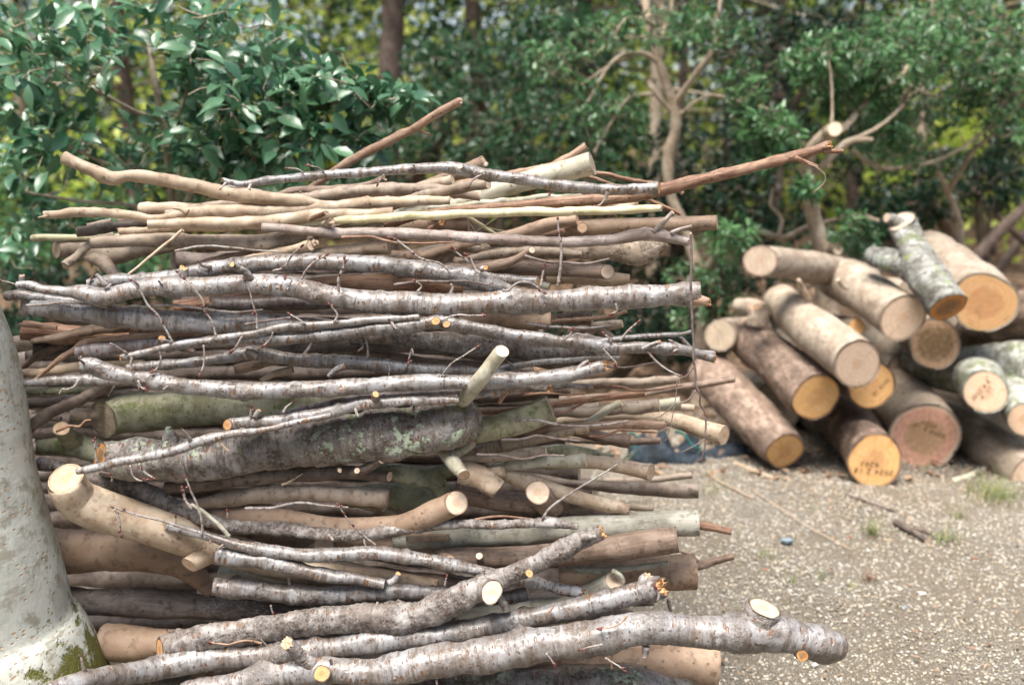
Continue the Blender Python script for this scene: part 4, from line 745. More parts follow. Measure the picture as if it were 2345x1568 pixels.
B(CH, 'long crooked rough barked cherry branch across the lower middle with a shredded right end', 'cherryr', [(88,1062,13),(130,1068,13),(191,1090,15),(230,1102,16),(273,1114,17),(320,1124,20),(350,1135,22),(383,1152,19),(438,1174,16),(480,1190,14),(520,1203,14),(580,1208,14),(650,1212,14),(720,1218,14),(796,1224,14),(850,1219,13),(905,1212,12),(987,1204,11),(1060,1200,10),(1124,1199,10),(1200,1198,10),(1260,1196,12),(1323,1205,7)], (2.09,1.97), ('n','b'), 'cutgrey', nodes=.07, rough=.1,
  twigs=[([(1241,1188),(1262,1160),(1320,1120),(1370,1090),(1413,1063)],(1.97),{'r0':3.4,'r1':2.2,'buds':0}), ([(860,1248),(835,1228),(805,1200),(775,1158)],1.95,{'r0':3.2,'buds':4}), ([(256,1102),(257,1095),(255,1090)],1.98,{'r0':3,'buds':1}), ([(520,1185),(521,1180),(520,1172)],1.98,{'r0':2.6,'buds':1})])
B('log', 'thick smooth cream branch with a large oval pale cut top at the left', 'cream', [(151,1094,38,1.96),(158,1118,43,1.97),(180,1145,47,1.99),(215,1162,48,2.0),(260,1177,46,2.01),(320,1195,44,2.02),(400,1221,42,2.03),(470,1246,38),(540,1265,36),(620,1285,36),(720,1305,34),(850,1325,28),(1000,1345,20)], 2.06, ('u0.9','n'), 'cutpale', rough=.02, stubs=[([(480,1268,22),(455,1280,22),(432,1293,19)],(2.04,2.0),'d0.7',None,'cutpale'), ([(700,1270,14),(730,1255,18),(740,1248,22)],(2.06,2.05),'u1.3',None,'cutwhite')])
B('log', 'very thick brown log behind the cream branch, narrowing to a small cut tip', 'pink', [(90,1255,48),(160,1262,50),(220,1262,47),(320,1265,43),(380,1276,39),(430,1302,30),(465,1335,20),(490,1362,14)], 2.15, ('n','c0.4'), 'cutpale', rough=.03, knots=[(.17,1.2,.15,.5)])
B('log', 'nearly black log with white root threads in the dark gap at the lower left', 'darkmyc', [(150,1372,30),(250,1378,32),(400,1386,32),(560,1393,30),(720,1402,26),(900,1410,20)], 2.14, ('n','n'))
B('branch', 'shadowed dark branch under the nearly black log beside the tree foot', 'dark', [(120,1425,20),(300,1432,24),(520,1428,24),(700,1430,20)], 2.32, ('n','n'))  # added branch; its dark bark stands in for shade in the gap
B('branch', 'greyish olive log seen between the cherry branches under the cream branch', 'palegreen', [(500,1315,20),(620,1335,26),(760,1330,26),(900,1330,20),(1020,1340,14)], 2.13, ('n','n'))
B('branch', 'brown grooved branch lying under the thin arching cherry branch', 'brown', [(780,1300,12),(850,1312,16),(950,1325,17),(1050,1335,17),(1150,1345,14)], 2.08, ('n','n'))
B(CH, 'thin arching cherry branch in the lower middle with a small torn right tip', 'cherry', [(378,1203,9),(420,1213,10),(465,1225,10),(510,1238,11),(547,1248,12),(590,1256,14),(632,1262,14),(720,1271,15),(823,1266,16),(880,1268,16),(932,1274,16),(1042,1294,15),(1120,1312,14),(1210,1332,14),(1280,1347,14),(1334,1357,13)], 1.99, ('b0.3','b0.4'), 'cutorange', nodes=.14,
  stubs=[([(525,1228,5),(505,1205,5),(470,1175,5),(440,1155,4)],1.97,'r','palegreen')], twigs=[([(540,1245),(480,1225),(420,1208),(365,1190),(320,1180),(262,1162)],1.95,{'r0':3.6,'r1':2.4,'buds':2}), ([(262,1165),(272,1185),(275,1205),(277,1222)],1.94,{'r0':3.2,'buds':4}), ([(462,1230),(463,1200),(455,1165),(440,1130),(425,1095)],1.94,{'r0':3.4,'buds':4}), ([(440,1165),(425,1145),(418,1120)],1.93,{'r0':4,'r1':3,'buds':2}), ([(318,1182),(300,1175),(288,1168)],1.95,{'r0':2.6,'buds':1}), ([(400,1205),(402,1195),(402,1186)],1.97,{'buds':1,'r0':2.5})])
B(CH, 'short cherry branch with a square cut left end, just above the wider one', 'cherry', [(494,1273,17),(540,1275,18),(590,1283,18),(640,1292,18),(690,1303,17),(740,1313,16),(800,1323,14),(880,1337,12)], 1.99, ('c0.05','n'), 'cutorange', nodes=.12, stubs=[([(890,1335,8),(905,1325,7),(912,1312,6)],1.97,'c')])
B(CH, 'wide cherry branch with a blunt cut left end in the lower middle', 'cherry', [(487,1342,21),(530,1346,24),(577,1351,24),(680,1360,23),(780,1360,22),(880,1357,21),(960,1357,18),(1030,1360,15),(1100,1368,14),(1160,1368,15),(1209,1357,15)], 2.01, ('c0.2','c0.1'), 'cutpale', nodes=.12, twigs=[([(865,1378),(856,1400),(848,1425)],1.96,{'r0':3.4,'r1':2.6,'buds':3}),([(620,1385),(622,1395),(624,1400)],1.97,{'buds':1})])
B(CH, 'big rough cherry branch rising right, orange oval left end and round white cut stub', 'cherryr', [(365,1487,32),(410,1477,31),(465,1464,31),(520,1455,31),(574,1446,31),(640,1435,30),(714,1424,30),(823,1418,31),(880,1418,33),(932,1415,36),(975,1402,31),(1020,1380,28),(1069,1358,28),(1110,1340,26),(1150,1323,21),(1190,1306,19),(1230,1288,19),(1261,1270,20),(1300,1252,20),(1340,1234,19),(1378,1215,16)], 1.95, ('c0.6','b0.2'), 'cutorange', nodes=.1, rough=.07,
  stubs=[([(1112,1350,27),(1120,1352,27),(1125,1353,26)],(1.94,1.89),'c2.0',None,'cutwhite'), ([(1209,1310,9),(1212,1312,9)],(1.95,1.91),'c2.0',None,'cutorange'), ([(1140,1365,10),(1155,1385,9),(1160,1398,9)],1.95,'b','cherryr'), ([(1330,1230,9),(1352,1228,6),(1362,1228,4)],1.93,'r')],
  twigs=[([(600,1472),(560,1466),(520,1475),(485,1470)],1.92,{'mat':'redlight','r0':3.4,'r1':3,'buds':4}), ([(1018,1340),(1020,1330),(1022,1322)],1.93,{'r0':3,'buds':1})])
B(CH, 'long cherry branch from the tree foot to a flared broken knob at lower right', 'cherry', [(110,1580,18,1.72),(180,1562,21,1.76),(250,1547,24,1.82),(356,1529,26,1.90),(430,1514,27,1.92),(492,1505,27,1.93),(560,1500,27,1.93),(629,1497,27,1.93),(714,1489,27,1.93),(780,1480,27,1.94),(850,1470,27,1.94),(920,1462,26,1.95),(987,1454,26,1.95),(1124,1433,25,1.96),(1226,1412,25,1.96),(1332,1388,25,1.96),(1400,1374,25,1.96),(1450,1362,27,1.96),(1490,1350,32,1.96),(1518,1343,27,1.96)], 1.95, ('n','b0.5'), 'cutorange', nodes=.1, rough=.05,
  stubs=[([(1480,1345,19),(1475,1330,15),(1484,1318,11)],1.96,'b0.4',None,'cutpale'), ([(1530,1370,4),(1532,1385,4),(1536,1398,3)],1.98,'r','twigd')], twigs=[([(1505,1375),(1508,1360),(1500,1345)],1.93,{'r0':3.4})])
B(CH, 'front thick silver cherry branch with a large oval cut stub near its rounded right end', 'cherry', [(420,1590,26),(500,1574,28),(577,1561,29),(650,1548,30),(714,1537,31),(780,1534,30),(850,1537,30),(920,1528,34),(987,1514,36),(1050,1505,37),(1124,1495,38),(1226,1477,38),(1300,1466,38),(1368,1457,38),(1440,1442,37),(1510,1440,37),(1580,1444,36),(1653,1449,38),(1710,1450,44),(1760,1450,46),(1800,1455,43),(1840,1462,41),(1880,1470,38),(1910,1478,33)], 1.90, ('n','r'), nodes=.095, rough=.06,
  stubs=[([(1728,1452,52,1.90),(1736,1428,43,1.90),(1744,1405,38,1.90),(1749,1391,37,1.90)],1.9,'u0.2','cherryr','cutpale'), ([(737,1541,18),(737,1541,18)],(1.89,1.855),'c2.0','cherryr','cutorange'), ([(715,1530,24),(690,1502,16),(670,1482,15),(655,1470,15)],(1.9,1.88),'b0.5','cherryr','cutpale'), ([(1830,1490,16),(1836,1500,13)],(1.88,1.86),'c1.0','cherryr','logheart'),([(1480,1480,9),(1478,1490,8),(1477,1502,7)],1.88,'b','cherryd')],
  twigs=[([(1435,1408),(1422,1425),(1400,1435),(1375,1438)],1.86,{'mat':'redlight','r0':3,'r1':2.6,'buds':3}), ([(1250,1495),(1262,1510),(1268,1520)],1.86,{'buds':3}), ([(1400,1530),(1401,1500),(1400,1475)],1.88,{'mat':'redlight','r0':3.2,'buds':1}), ([(1250,1405),(1262,1395),(1268,1385)],1.88,{'mat':'redlight','r0':3,'buds':0}),([(1380,1475),(1350,1480),(1335,1485)],1.85,{'r0':2.6,'buds':1}), ([(1385,1505),(1410,1520),(1428,1533)],1.86,{'r0':3})])
B('log', 'lichen spotted thick log along the very bottom edge of the picture', 'lichen', [(880,1605,52),(980,1596,54),(1100,1586,54),(1250,1586,54),(1400,1590,54),(1500,1602,50),(1590,1620,44)], 1.97, ('n','c0.1'), 'logorange', rough=.08, nodes=.12)
B('log', 'smooth tan log with a rounded cut end at the bottom, beneath the front cherry branch', 'pink', [(1200,1560,40),(1300,1545,44),(1400,1530,48),(1500,1520,50),(1580,1522,52),(1638,1528,54)], 2.06, ('n','c0.05'), rough=.015)
B('log', 'smooth tan log with a cut left end in the hollow beside the tree foot', 'pink', [(238,1468,42),(280,1472,42),(330,1474,40),(420,1474,34),(560,1474,30)], 2.08, ('c-.2','n'), 'cutgrey', rough=.03, knots=[(.12,1.6,-.12,.4)])
B('branch', 'dark log hidden in the gap above the long cherry branch at the bottom', 'dark', [(600,1480,26),(800,1465,26),(1000,1445,24),(1150,1420,22)], 2.12, ('n','n'))
B('log', 'grey log piece filling the gap right of the round white cut stub', 'greymyc', [(1050,1430,28),(1150,1410,34),(1250,1400,34),(1350,1395,28)], 2.1, ('n','n'), rough=.02)
B('branch', 'thin dark twig dangling at the right in front of the gravel and log pile', 'twigd', [(1581,533,3.4),(1582,560,3.2),(1583,600,3.2),(1581,650,3.2),(1583,700,3.2),(1585,750,3),(1588,790,3),(1587,820,2.8),(1592,850,2.7),(1592,880,2.6),(1598,893,2.5),(1603,905,2.4),(1602,925,2.3),(1612,942,2.2),(1616,970,2.2),(1613,1000,2),(1614,1020,1.8),(1606,1050,1.2)], 1.93, ('b0.3','r'), 'cutwhite', rough=.12, nodes=.03,
  twigs=[([(1590,838),(1572,860),(1552,870),(1548,900),(1540,950),(1528,1000),(1522,1008)],1.92,{'mat':'twigd','r0':2,'r1':1,'buds':0}), ([(1592,893),(1575,915),(1545,925),(1518,948),(1488,962)],1.92,{'mat':'twigd','r0':2,'r1':1,'buds':0}), ([(1613,1005),(1590,1020),(1560,1035)],1.92,{'mat':'twigd','r0':1.8,'r1':.9,'buds':0}), ([(1614,958),(1600,950),(1584,942)],1.92,{'mat':'twigd','r0':1.6,'r1':.9,'buds':0}), ([(1538,975),(1515,985),(1490,997)],1.92,{'mat':'twigd','r0':1.3,'r1':.8,'buds':0})])

# --- deep fillers seen only through the gaps; shade is put into their dark bark
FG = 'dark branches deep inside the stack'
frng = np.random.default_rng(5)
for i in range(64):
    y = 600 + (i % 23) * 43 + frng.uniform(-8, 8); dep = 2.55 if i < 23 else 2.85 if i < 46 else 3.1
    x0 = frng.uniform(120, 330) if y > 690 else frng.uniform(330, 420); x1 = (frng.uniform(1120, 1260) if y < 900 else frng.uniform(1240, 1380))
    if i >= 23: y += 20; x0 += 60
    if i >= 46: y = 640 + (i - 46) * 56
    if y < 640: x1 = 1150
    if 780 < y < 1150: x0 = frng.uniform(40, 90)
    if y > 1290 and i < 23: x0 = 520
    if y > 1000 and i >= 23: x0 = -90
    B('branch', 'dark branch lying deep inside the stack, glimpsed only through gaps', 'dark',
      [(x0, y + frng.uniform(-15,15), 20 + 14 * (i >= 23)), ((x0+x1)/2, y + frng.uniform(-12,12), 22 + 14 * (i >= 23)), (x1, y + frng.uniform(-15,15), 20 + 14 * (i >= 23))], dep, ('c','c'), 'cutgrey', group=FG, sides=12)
for i in range(7):    # bottom layer on the ground, below the picture edge
    z = .055; y0 = 1.98 + i * .12
    P = np.array([[-.75 + frng.uniform(-.1,.1), y0, z, .055], [.0, y0 + frng.uniform(-.03,.03), z, .055], [.36 + frng.uniform(-.1,.05), y0, z, .05]])
    r_ = thing('log', 'thick log carrying the stack at ground level', 'log', P[:, :3].mean(0) * [1, 1, 0], 'logs at the foot of the stack')
    add_tube('stem', P, 'brown', r_, P[:, :3].mean(0) * [1, 1, 0], ('c', 'c'), 'cutgrey', nrng(), 16)
    P2 = P.copy(); P2[:, 2] += .105; P2[:, 1] += .05
    if i < 6:
        r_ = thing('log', 'thick log carrying the stack at ground level', 'log', P2[:, :3].mean(0), 'logs at the foot of the stack')
        add_tube('stem', P2, 'dark', r_, P2[:, :3].mean(0), ('c', 'c'), 'cutgrey', nrng(), 16)

# loose thin twigs lying over the face of the stack
TW = [((330,700),(470,712),(600,704)), ((900,655),(1010,640),(1120,648)), ((1190,905),(1260,898),(1340,905)), ((60,700),(150,690),(250,702)), ((1150,1010),(1230,1000),(1330,1012)), ((1240,955),(1330,925),(1400,905)), ((560,1165),(680,1155),(800,1165)), ((1090,1045),(1200,1052),(1290,1040)),
      ((130,990),(180,972),(205,965)), ((180,870),(150,890),(135,900)), ((940,1300),(1060,1318),(1180,1322)), ((1290,1230),(1380,1225),(1470,1235)), ((400,575),(520,568),(640,578)), ((1200,590),(1290,600),(1390,596)), ((780,545),(900,555),(1040,552)), ((1200,740),(1290,748),(1400,742)), ((1260,830),(1380,838),(1500,832)), ((1380,880),(1460,890),(1560,884)), ((1180,965),(1290,975),(1440,968)), ((230,1075),(300,1085),(420,1078)), ((1090,1190),(1180,1185),(1300,1192)), ((840,700),(930,712),(1050,720)), ((560,740),(700,728),(820,736)), ((1350,1000),(1420,985),(1500,992))]
_pl = ['between the two upper thick cherry branches', 'below the kink of the longest cherry branch', 'beneath the torn orange cherry end', 'at the far left beside the rounded cherry end', 'in front of the tan branch with bands', 'crossing the dark reddish stick diagonally', 'over the grey tan blunt branch', 'beside the thin pale cut end', 'beside the grey brown block end', 'at the left over the olive branch', 'under the thin arching cherry branch', 'on the grey green log', 'left of the ragged tan stub', 'above the round cream cut face', 'on the speckled forked branch', 'under the longest cherry branch at right', 'right of the sagging cherry branch end', 'along the brown ridged stick', 'over the peeled reddish stick', 'below the lichen covered log', 'over the rough barked branch tip', 'across the dark gap in the upper middle', 'over the tan grey cherry branch', 'above the dark tarpaulin']
_tr = np.random.default_rng(21)
for _i, (_p, _w) in enumerate(zip(TW, _pl)):
    _q = [(x + _tr.uniform(-4, 4), y + _tr.uniform(-5, 5), [3.4, 2.9, 1.9][k]) for k, (x, y) in enumerate(_p)]
    _q = [_q[0], ((_q[0][0] + _q[1][0]) / 2 + _tr.uniform(-5, 5), (_q[0][1] + _q[1][1]) / 2 + _tr.uniform(-7, 7), 3.1), _q[1], ((_q[2][0] + _q[1][0]) / 2, (_q[2][1] + _q[1][1]) / 2 + _tr.uniform(-7, 7), 2.4), _q[2]]
    B('twig', 'thin loose twig ' + _w, ['twig', 'twigd', 'red'][_i % 3], _q, 2.0 if _p[0][0] < 1240 else 2.1, ('n', 'r'), 'cutpale', cat='twig', group='loose twigs on the stack', rough=.12, nodes=.06)
# ------------------------------------------------------------ log pile on the right
LG = 'cut logs piled on the gravel'
def log(label, mat, pts, d, ends, cutm, **kw):
    return B('log', label, mat, pts, d, ends, cutm, cat='log', group=LG, sides=40, **kw)
def writing(cap, root, lines, size, ang, dx, dy):
    """hand lettering on a cut face"""
    c, n, ring, ty = cap; cc = ring.mean(0); n = unit(n)
    up = unit(np.array([0, 0, 1.]) - n * n[2]); rt = np.cross(up, n)
    cu = bpy.data.curves.new('handwriting', 'FONT'); cu.body = lines; cu.size = size; cu.align_x = 'CENTER'; cu.space_character = 1.25; cu.space_line = 1.0; cu.offset = size * .002; cu.extrude = .0002; cu.shear = .2
    t = bpy.data.objects.new('tmp', cu); COL.objects.link(t); dg = bpy.context.evaluated_depsgraph_get(); me = bpy.data.meshes.new_from_object(t.evaluated_get(dg)); bpy.data.objects.remove(t)
    from mathutils import Matrix
    ca, sa = math.cos(ang), math.sin(ang); X = rt * ca + up * sa; Y = -rt * sa + up * ca
    o_ = cc + n * .0012 + rt * dx + up * dy - np.array(root.location)
    m = Matrix(((X[0], Y[0], n[0], o_[0]), (X[1], Y[1], n[1], o_[1]), (X[2], Y[2], n[2], o_[2]), (0, 0, 0, 1)))
    me.transform(m); me.materials.clear(); me.materials.append(M['ink']); me.name = 'handwriting'
    ob = bpy.data.objects.new('handwriting', me); COL.objects.link(ob); ob.parent = root
log('grey tan log lying crosswise on top of the pile, round face to the left', 'logtan', [(1740,597,35,4.1),(1800,605,36,4.15),(1880,618,36,4.3),(1990,640,34,4.5)], 4.1, ('c1.3','c'), 'logweather', rough=.03)
rB, cB = log('grey tan log with a pale round face in the top row, beside the mossy stump', 'logtan', [(1915,637,48,4.4),(1965,660,50,4.2),(2010,690,52,4.05),(2067,728,54,3.88)], 4, ('r','c0.35'), 'logpale', rough=.04, stubs=[([(1940,660,6),(1930,655,5),(1918,640,4)],4.0,'c')])
rC, cC = log('long smooth grey log with a pale round face, in the middle of the pile', 'logtan', [(1788,688,38,4.45),(1830,730,46,4.2),(1890,775,54,3.98),(1962,834,58,3.78)], 4, ('r','c0.35'), 'logpale', rough=.03, stubs=[([(1850,685,7),(1840,665,6),(1828,642,5)],(4.15,4.1),'r','cream')])
rD, cD = log('rough dark barked log with a slanted yellow face, left of centre', 'logpeel', [(1712,775,50,4.5),(1765,815,52,4.3),(1815,860,55,4.1),(1868,910,56,3.9)], 4, ('r','c0.2'), 'logyellow', rough=.05)
rE, cE = log('peeling log with a slanted yellow face at the lower left, green moss on its side', 'logpeel', [(1625,855,48,4.45),(1680,910,52,4.25),(1735,965,53,4.1),(1797,1032,50,3.93)], 4, ('r','c0.1'), 'logyellow', rough=.05)
rF, cF = log('short log with a wide yellow face and handwriting, front centre on the gravel', 'logpeel', [(1925,955,52,4.4),(1955,990,58,4.15),(2003,1054,62,3.82)], 4, ('r','c0.5'), 'logyellow', rough=.04)
rG, cG = log('log with a yellow face half hidden behind the long smooth grey log', 'logpeel', [(1880,800,46,4.5),(1940,845,50,4.2),(1995,882,55,3.96)], 4, ('r','c0.4'), 'logyellow', rough=.03)
rH, cH = log('thick log with a reddish decaying face and handwriting, lower right of centre', 'logtan', [(2040,885,62,4.65),(2075,935,70,4.35),(2117,998,78,4.02)], 4, ('r','c0.6'), 'logred', rough=.05)
rI, cI = log('log with a crumbly brown rotten face under the top row', 'logtan', [(2060,710,50,4.6),(2100,750,55,4.35),(2140,787,58,4.1)], 4, ('r','c0.6'), 'logspalt', rough=.05)
rJ, cJ = log('largest orange faced log at the upper right of the pile', 'logtan', [(2120,575,44,4.75),(2165,605,52,4.45),(2210,650,62,4.2),(2256,694,72,3.98)], 4, ('r','c0.35'), 'logorange', rough=.09)
log('grey mossy forked stump standing on top of the pile with a dark heart face below', 'stump', [(2170,704,46,3.78),(2148,672,46,3.82),(2120,630,44,3.88),(2096,590,40,3.95),(2080,545,32,4.0),(2062,506,30,4.05)], 4, ('d0.9','c0.8'), ('logheart', 'logweather'), rough=.09, nodes=.2, stubs=[([(2100,625,34),(2060,605,28),(2020,592,24),(1996,585,20)],(3.92,4.05),'r'), ([(2070,530,20),(2045,505,15),(2030,498,12)],4.05,'c')])
rL, cL = log('huge grey mossy log at the right edge with a pale oval branch cut', 'logmoss', [(2085,825,30,4.5),(2150,845,48,4.35),(2230,850,62,4.25),(2310,850,70,4.2),(2400,860,78,4.1),(2480,890,80,4.0)], 4.2, ('n','c'), 'cutpale', rough=.06)
def stub_on(root, mat, pts, cutm, end='c2.0', text=None):
    rng = nrng(); P = topx(pts, 4.0); V, F, A, cp = tube(P, rng, 32, None, .03, 0, ('n', end)); org = np.array(root.location)
    s = mk('side_stub', V, F, M[mat], root, org, A); v, f, a = cap_mesh(cp[1], rng); mk('cut_end', v, f, M[cutm], s, org, a); return cp[1]
cL1 = stub_on(rL, 'logmoss', [(2235,862,54,4.1),(2248,882,52,3.9),(2256,897,49,3.78)], 'cutpale')
stub_on(rL, 'logmoss', [(2320,900,46,4.1),(2336,935,40,3.9),(2345,962,36,3.82)], 'cutpale')
log('dark shaggy barked log at the right edge above the mossy one', 'logpeel', [(2230,770,50,4.6),(2300,740,60,4.4),(2380,715,66,4.2),(2450,700,66,4.1)], 4.4, ('r','c'), 'logorange', rough=.08)
log('smooth tan log lying low at the right edge, half behind grass', 'logtan', [(2150,950,40,4.5),(2220,992,47,4.25),(2290,1042,54,4.0),(2370,1092,58,3.8)], 4, ('r','c'), 'logpale', rough=.03, stubs=[])
log('short grey log with a round weathered face at the far left of the pile', 'logtan', [(1648,768,36,4.4),(1690,762,36,4.55),(1730,757,36,4.7)], 4.4, ('c1.3','r'), 'cutgrey', rough=.03)
log('small grey log end poking out above the short grey one', 'logtan', [(1690,700,16,4.4),(1720,703,20,4.35),(1745,715,20,4.3)], 4.4, ('r','c0.5'), 'cutgrey', rough=.1)
log('pale chewed stub standing between the grey logs at the left', 'knob', [(1735,745,22,4.2),(1735,725,22,4.2),(1730,702,17,4.2)], 4.4, ('n','b0.3'), 'cutpale', rough=.12)
log('small log with an orange round face wedged in the middle of the pile', 'logtan', [(1900,735,16,4.5),(1935,742,18,4.3),(1962,747,19,4.1)], 4.4, ('r','c0.8'), 'logyellow')
log('grey log end wedged behind the mossy stump', 'logtan', [(2000,650,22,4.5),(2040,660,24,4.4),(2075,668,24,4.3)], 4.4, ('r','c'), 'cutgrey')
for i, (a, b_) in enumerate((((1700,900,55,4.9),(1780,930,55,4.5)), ((1820,900,55,4.9),(1900,960,55,4.45)), ((1960,960,55,5.0),(2010,990,55,4.6)), ((2090,1000,50,4.9),(2190,1010,52,4.5)), ((1900,850,50,4.9),(2080,860,55,4.5)), ((2180,900,60,5.1),(2290,960,62,4.5)), ((1780,800,50,5.0),(1900,830,50,4.6)), ((1990,760,50,5.1),(2100,820,50,4.7)), ((2200,760,60,5.2),(2300,800,60,4.6)))):
    B('log', 'log lying in shadow at the back of the pile', 'logtan', [a, b_], 4.6, ('c','c'), 'cutgrey', cat='log', group='shaded logs behind the pile', sides=20)
writing(cF[-1][1], rF, '2024 2 18\n   4243', .030, R(178), .0, -.035)
writing(cH[-1][1], rH, '2024 2 18\n  4227', .026, R(160), .02, .035)
writing(cI[-1][1], rI, '1271', .024, R(2), .05, -.045)
writing(cI[-1][1], rI, '22\n28', .018, R(-85), .06, .0)
writing(cG[-1][1], rG, '2024 18', .022, R(230), .035, .0)
class _C: pass
writing(cL1, rL, '2022 4 R\n 4  17', .022, R(55), -.012, .0)

# ------------------------------------------------------------ tree trunk at the left edge
trng = nrng()
tp = topx([(-432,-250,150),(-370,100,160),(-320,400,170),(-262,600,180),(-208,740,190),(-175,850,198),(-158,960,205),(-142,1090,210),(-118,1230,222),(-100,1340,232),(-92,1430,245),(-74,1500,262),(-60,1560,276),(-50,1630,292),(-35,1720,320)], 1.97)
tr = thing('tree', 'smooth grey green tree trunk with white lichen spots and a mossy foot', 'tree', [tp[-1][0], 1.97, 0])
V, F, A, _ = tube(tp, trng, 56, .02, .035, 0, ('n', 'n'))
mk('trunk', V, F, M['bigtrunk'], tr, np.array(tr.location), A)
TRUNK = tr

# ------------------------------------------------------------ ground and litter
gs = np.concatenate([-np.geomspace(400, 6, 12), np.linspace(-5, 8, 66), np.geomspace(9, 400, 14)])
gx, gy = np.meshgrid(gs, gs + 2)
def gheight(x, y):
    h = .012 * np.sin(x * 3.1 + 1) * np.sin(y * 2.3) + .008 * np.sin(x * 7 + y * 5)
    return h * np.clip((y - 1.5) / 2, 0, 1) * 1.0 + np.clip(y - 7, 0, 30) * .045
gz = gheight(gx, gy); nn = len(gs)
idx = np.arange(nn - 1)[:, None] * nn + np.arange(nn - 1)[None]
q = np.stack([idx, idx + 1, idx + nn + 1, idx + nn], -1).reshape(-1, 4)
g = mk('ground', np.stack([gx.ravel(), gy.ravel(), gz.ravel()], 1), [q], M['ground'])
tag(g, 'pale granite gravel ground turning to leaf covered forest floor', 'ground', kind='structure')

prng = np.random.default_rng(3)
ico = np.array([[0,0,1],[.894,0,.447],[.276,.851,.447],[-.724,.526,.447],[-.724,-.526,.447],[.276,-.851,.447],[.724,.526,-.447],[-.276,.851,-.447],[-.894,0,-.447],[-.276,-.851,-.447],[.724,-.526,-.447],[0,0,-1]])
icf = np.array([[0,1,2],[0,2,3],[0,3,4],[0,4,5],[0,5,1],[1,6,2],[2,7,3],[3,8,4],[4,9,5],[5,10,1],[2,6,7],[3,7,8],[4,8,9],[5,9,10],[1,10,6],[11,7,6],[11,8,7],[11,9,8],[11,10,9],[11,6,10]])
def rocks(n, xr, yr, sz, pw=2.2, keep=None):
    x = prng.uniform(*xr, n); y = prng.uniform(*yr, n)
    if keep is not None: k = keep(x, y); x, y = x[k], y[k]
    n = len(x); s = sz[0] + (sz[1] - sz[0]) * prng.random(n) ** pw
    V = ico[None] * (1 + prng.normal(0, .16, (n, 12, 1))) * (s[:, None] * prng.uniform(.65, 1.1, (n, 3)) * [1, 1, .75])[:, None]
    a = prng.uniform(0, 6.28, n); c, s_ = np.cos(a)[:, None], np.sin(a)[:, None]
    X = V[..., 0] * c - V[..., 1] * s_; Y = V[..., 0] * s_ + V[..., 1] * c
    V = np.stack([X + x[:, None], Y + y[:, None], V[..., 2] + (gheight(x, y) + s * .3)[:, None]], -1).reshape(-1, 3)
    F = (icf[None] + (np.arange(n) * 12)[:, None, None]).reshape(-1, 3)
    return V, F, np.repeat(prng.random(n), 12)
def inview(x, y):
    px = 1172 + FPX * x / (y * 1.02 + .2); return (px > 1350) & (px < 2500)
V, F, lc = rocks(110000, (.1, 3.6), (2.0, 4.9), (.0013, .0066), 2.4, inview)
tag(mk('gravel', V, [F], M['pebble'], attrs={'lc': lc}, smooth=False), 'loose granite gravel', 'gravel', kind='stuff')
def stone(px, py, s, lab, colr, flat=.5):
    P, k = at_ground(px, py); r_ = prng
    V = ico * (1 + r_.normal(0, .12, (12, 1))) * [s, s * .7, s * flat] ; V = V + P + [0, 0, s * flat * .4]
    o = mk('stone', V, [icf], colr, org=P, smooth=False); o.location = [float(c) for c in P]; tag(o, lab, 'stone')
M['stoneblue'] = plain('blue_grey_stone', (.20, .25, .29), .7, .3, .3); M['stonered'] = plain('red_brown_stone', (.30, .14, .09), .7, .3, .3); M['stonepale'] = plain('pale_stone', (.62, .58, .50), .7, .3, .3)
stone(1802,1241,.024,'flat blue grey stone on the gravel, the largest loose stone', M['stoneblue'])
stone(2071,1392,.011,'small blue grey stone near the lower right middle of the gravel', M['stoneblue'])
stone(1752,1307,.010,'reddish brown rounded pebble beside a yellow moss tuft', M['stonered'], .8)
stone(2110,1358,.014,'pale flat chip of stone right of the brown sprig', M['stonepale'], .3)
stone(2231,1279,.009,'reddish pebble on the gravel below the dark sticks', M['stonered'], .7)
stone(1946,1231,.008,'orange brown pebble left of the grass tuft', M['stonered'], .7)
stone(2349,1468,.012,'pale rough pebble at the bottom right of the gravel', M['stonepale'], .7)
stone(1864,1525,.013,'whitish pebble at the bottom near the end of the tan log', M['stonepale'], .7)

def strips(n, root_pts, H, wdt, bend, rng_, seg=4):
    """grass like blades from points"""
    V = []; lc = []; F = []
    for i in range(n):
        p = root_pts[i]; a = rng_.uniform(0, 6.28); L = H * rng_.uniform(.4, 1.2); lean = rng_.uniform(.2, 1.2) * bend
        dx = np.array([math.cos(a), math.sin(a), 0]); sd = np.array([-dx[1], dx[0], 0]); c = rng_.random(); n0 = len(V)
        for k in range(seg + 1):
            t = k / seg; q = p + dx * L * lean * t * t + np.array([0, 0, L * (t - .35 * lean * t * t)]); wd = wdt * (1 - t * .9)
            V += [q - sd * wd, q + sd * wd]; lc += [c, c]
        for k in range(seg): F.append([n0 + 2 * k, n0 + 2 * k + 1, n0 + 2 * k + 3, n0 + 2 * k + 2])
    return np.array(V), np.array(F), np.array(lc)
def tuft(px, py, n, H, rad, lab, bend=.8):
    P, k = at_ground(px, py); rg = nrng(); rp = P + np.concatenate([rg.normal(0, rad, (n, 2)), np.zeros((n, 1))], 1)
    V, F, lc = strips(n, rp, H, .0013, bend, rg); o = mk('grass_tuft', V, [F], M['grass'], org=P, attrs={'lc': lc}); o.location = [float(c) for c in P]
    tag(o, lab, 'grass tuft', 'grass tufts on the gravel')
tuft(2275,1140,240,.10,.055,'largest grass tuft with dry blades, at the right in front of the tan log',1.1)
tuft(1996,1222,70,.07,.012,'compact fresh green grass tuft in the middle of the gravel',.9)
tuft(2165,1238,70,.06,.022,'grass tuft with a dark earthy root clump, right of the dark sticks',1.2)
tuft(2190,1185,30,.05,.02,'thin grass sprouts between the large tuft and the dark sticks')
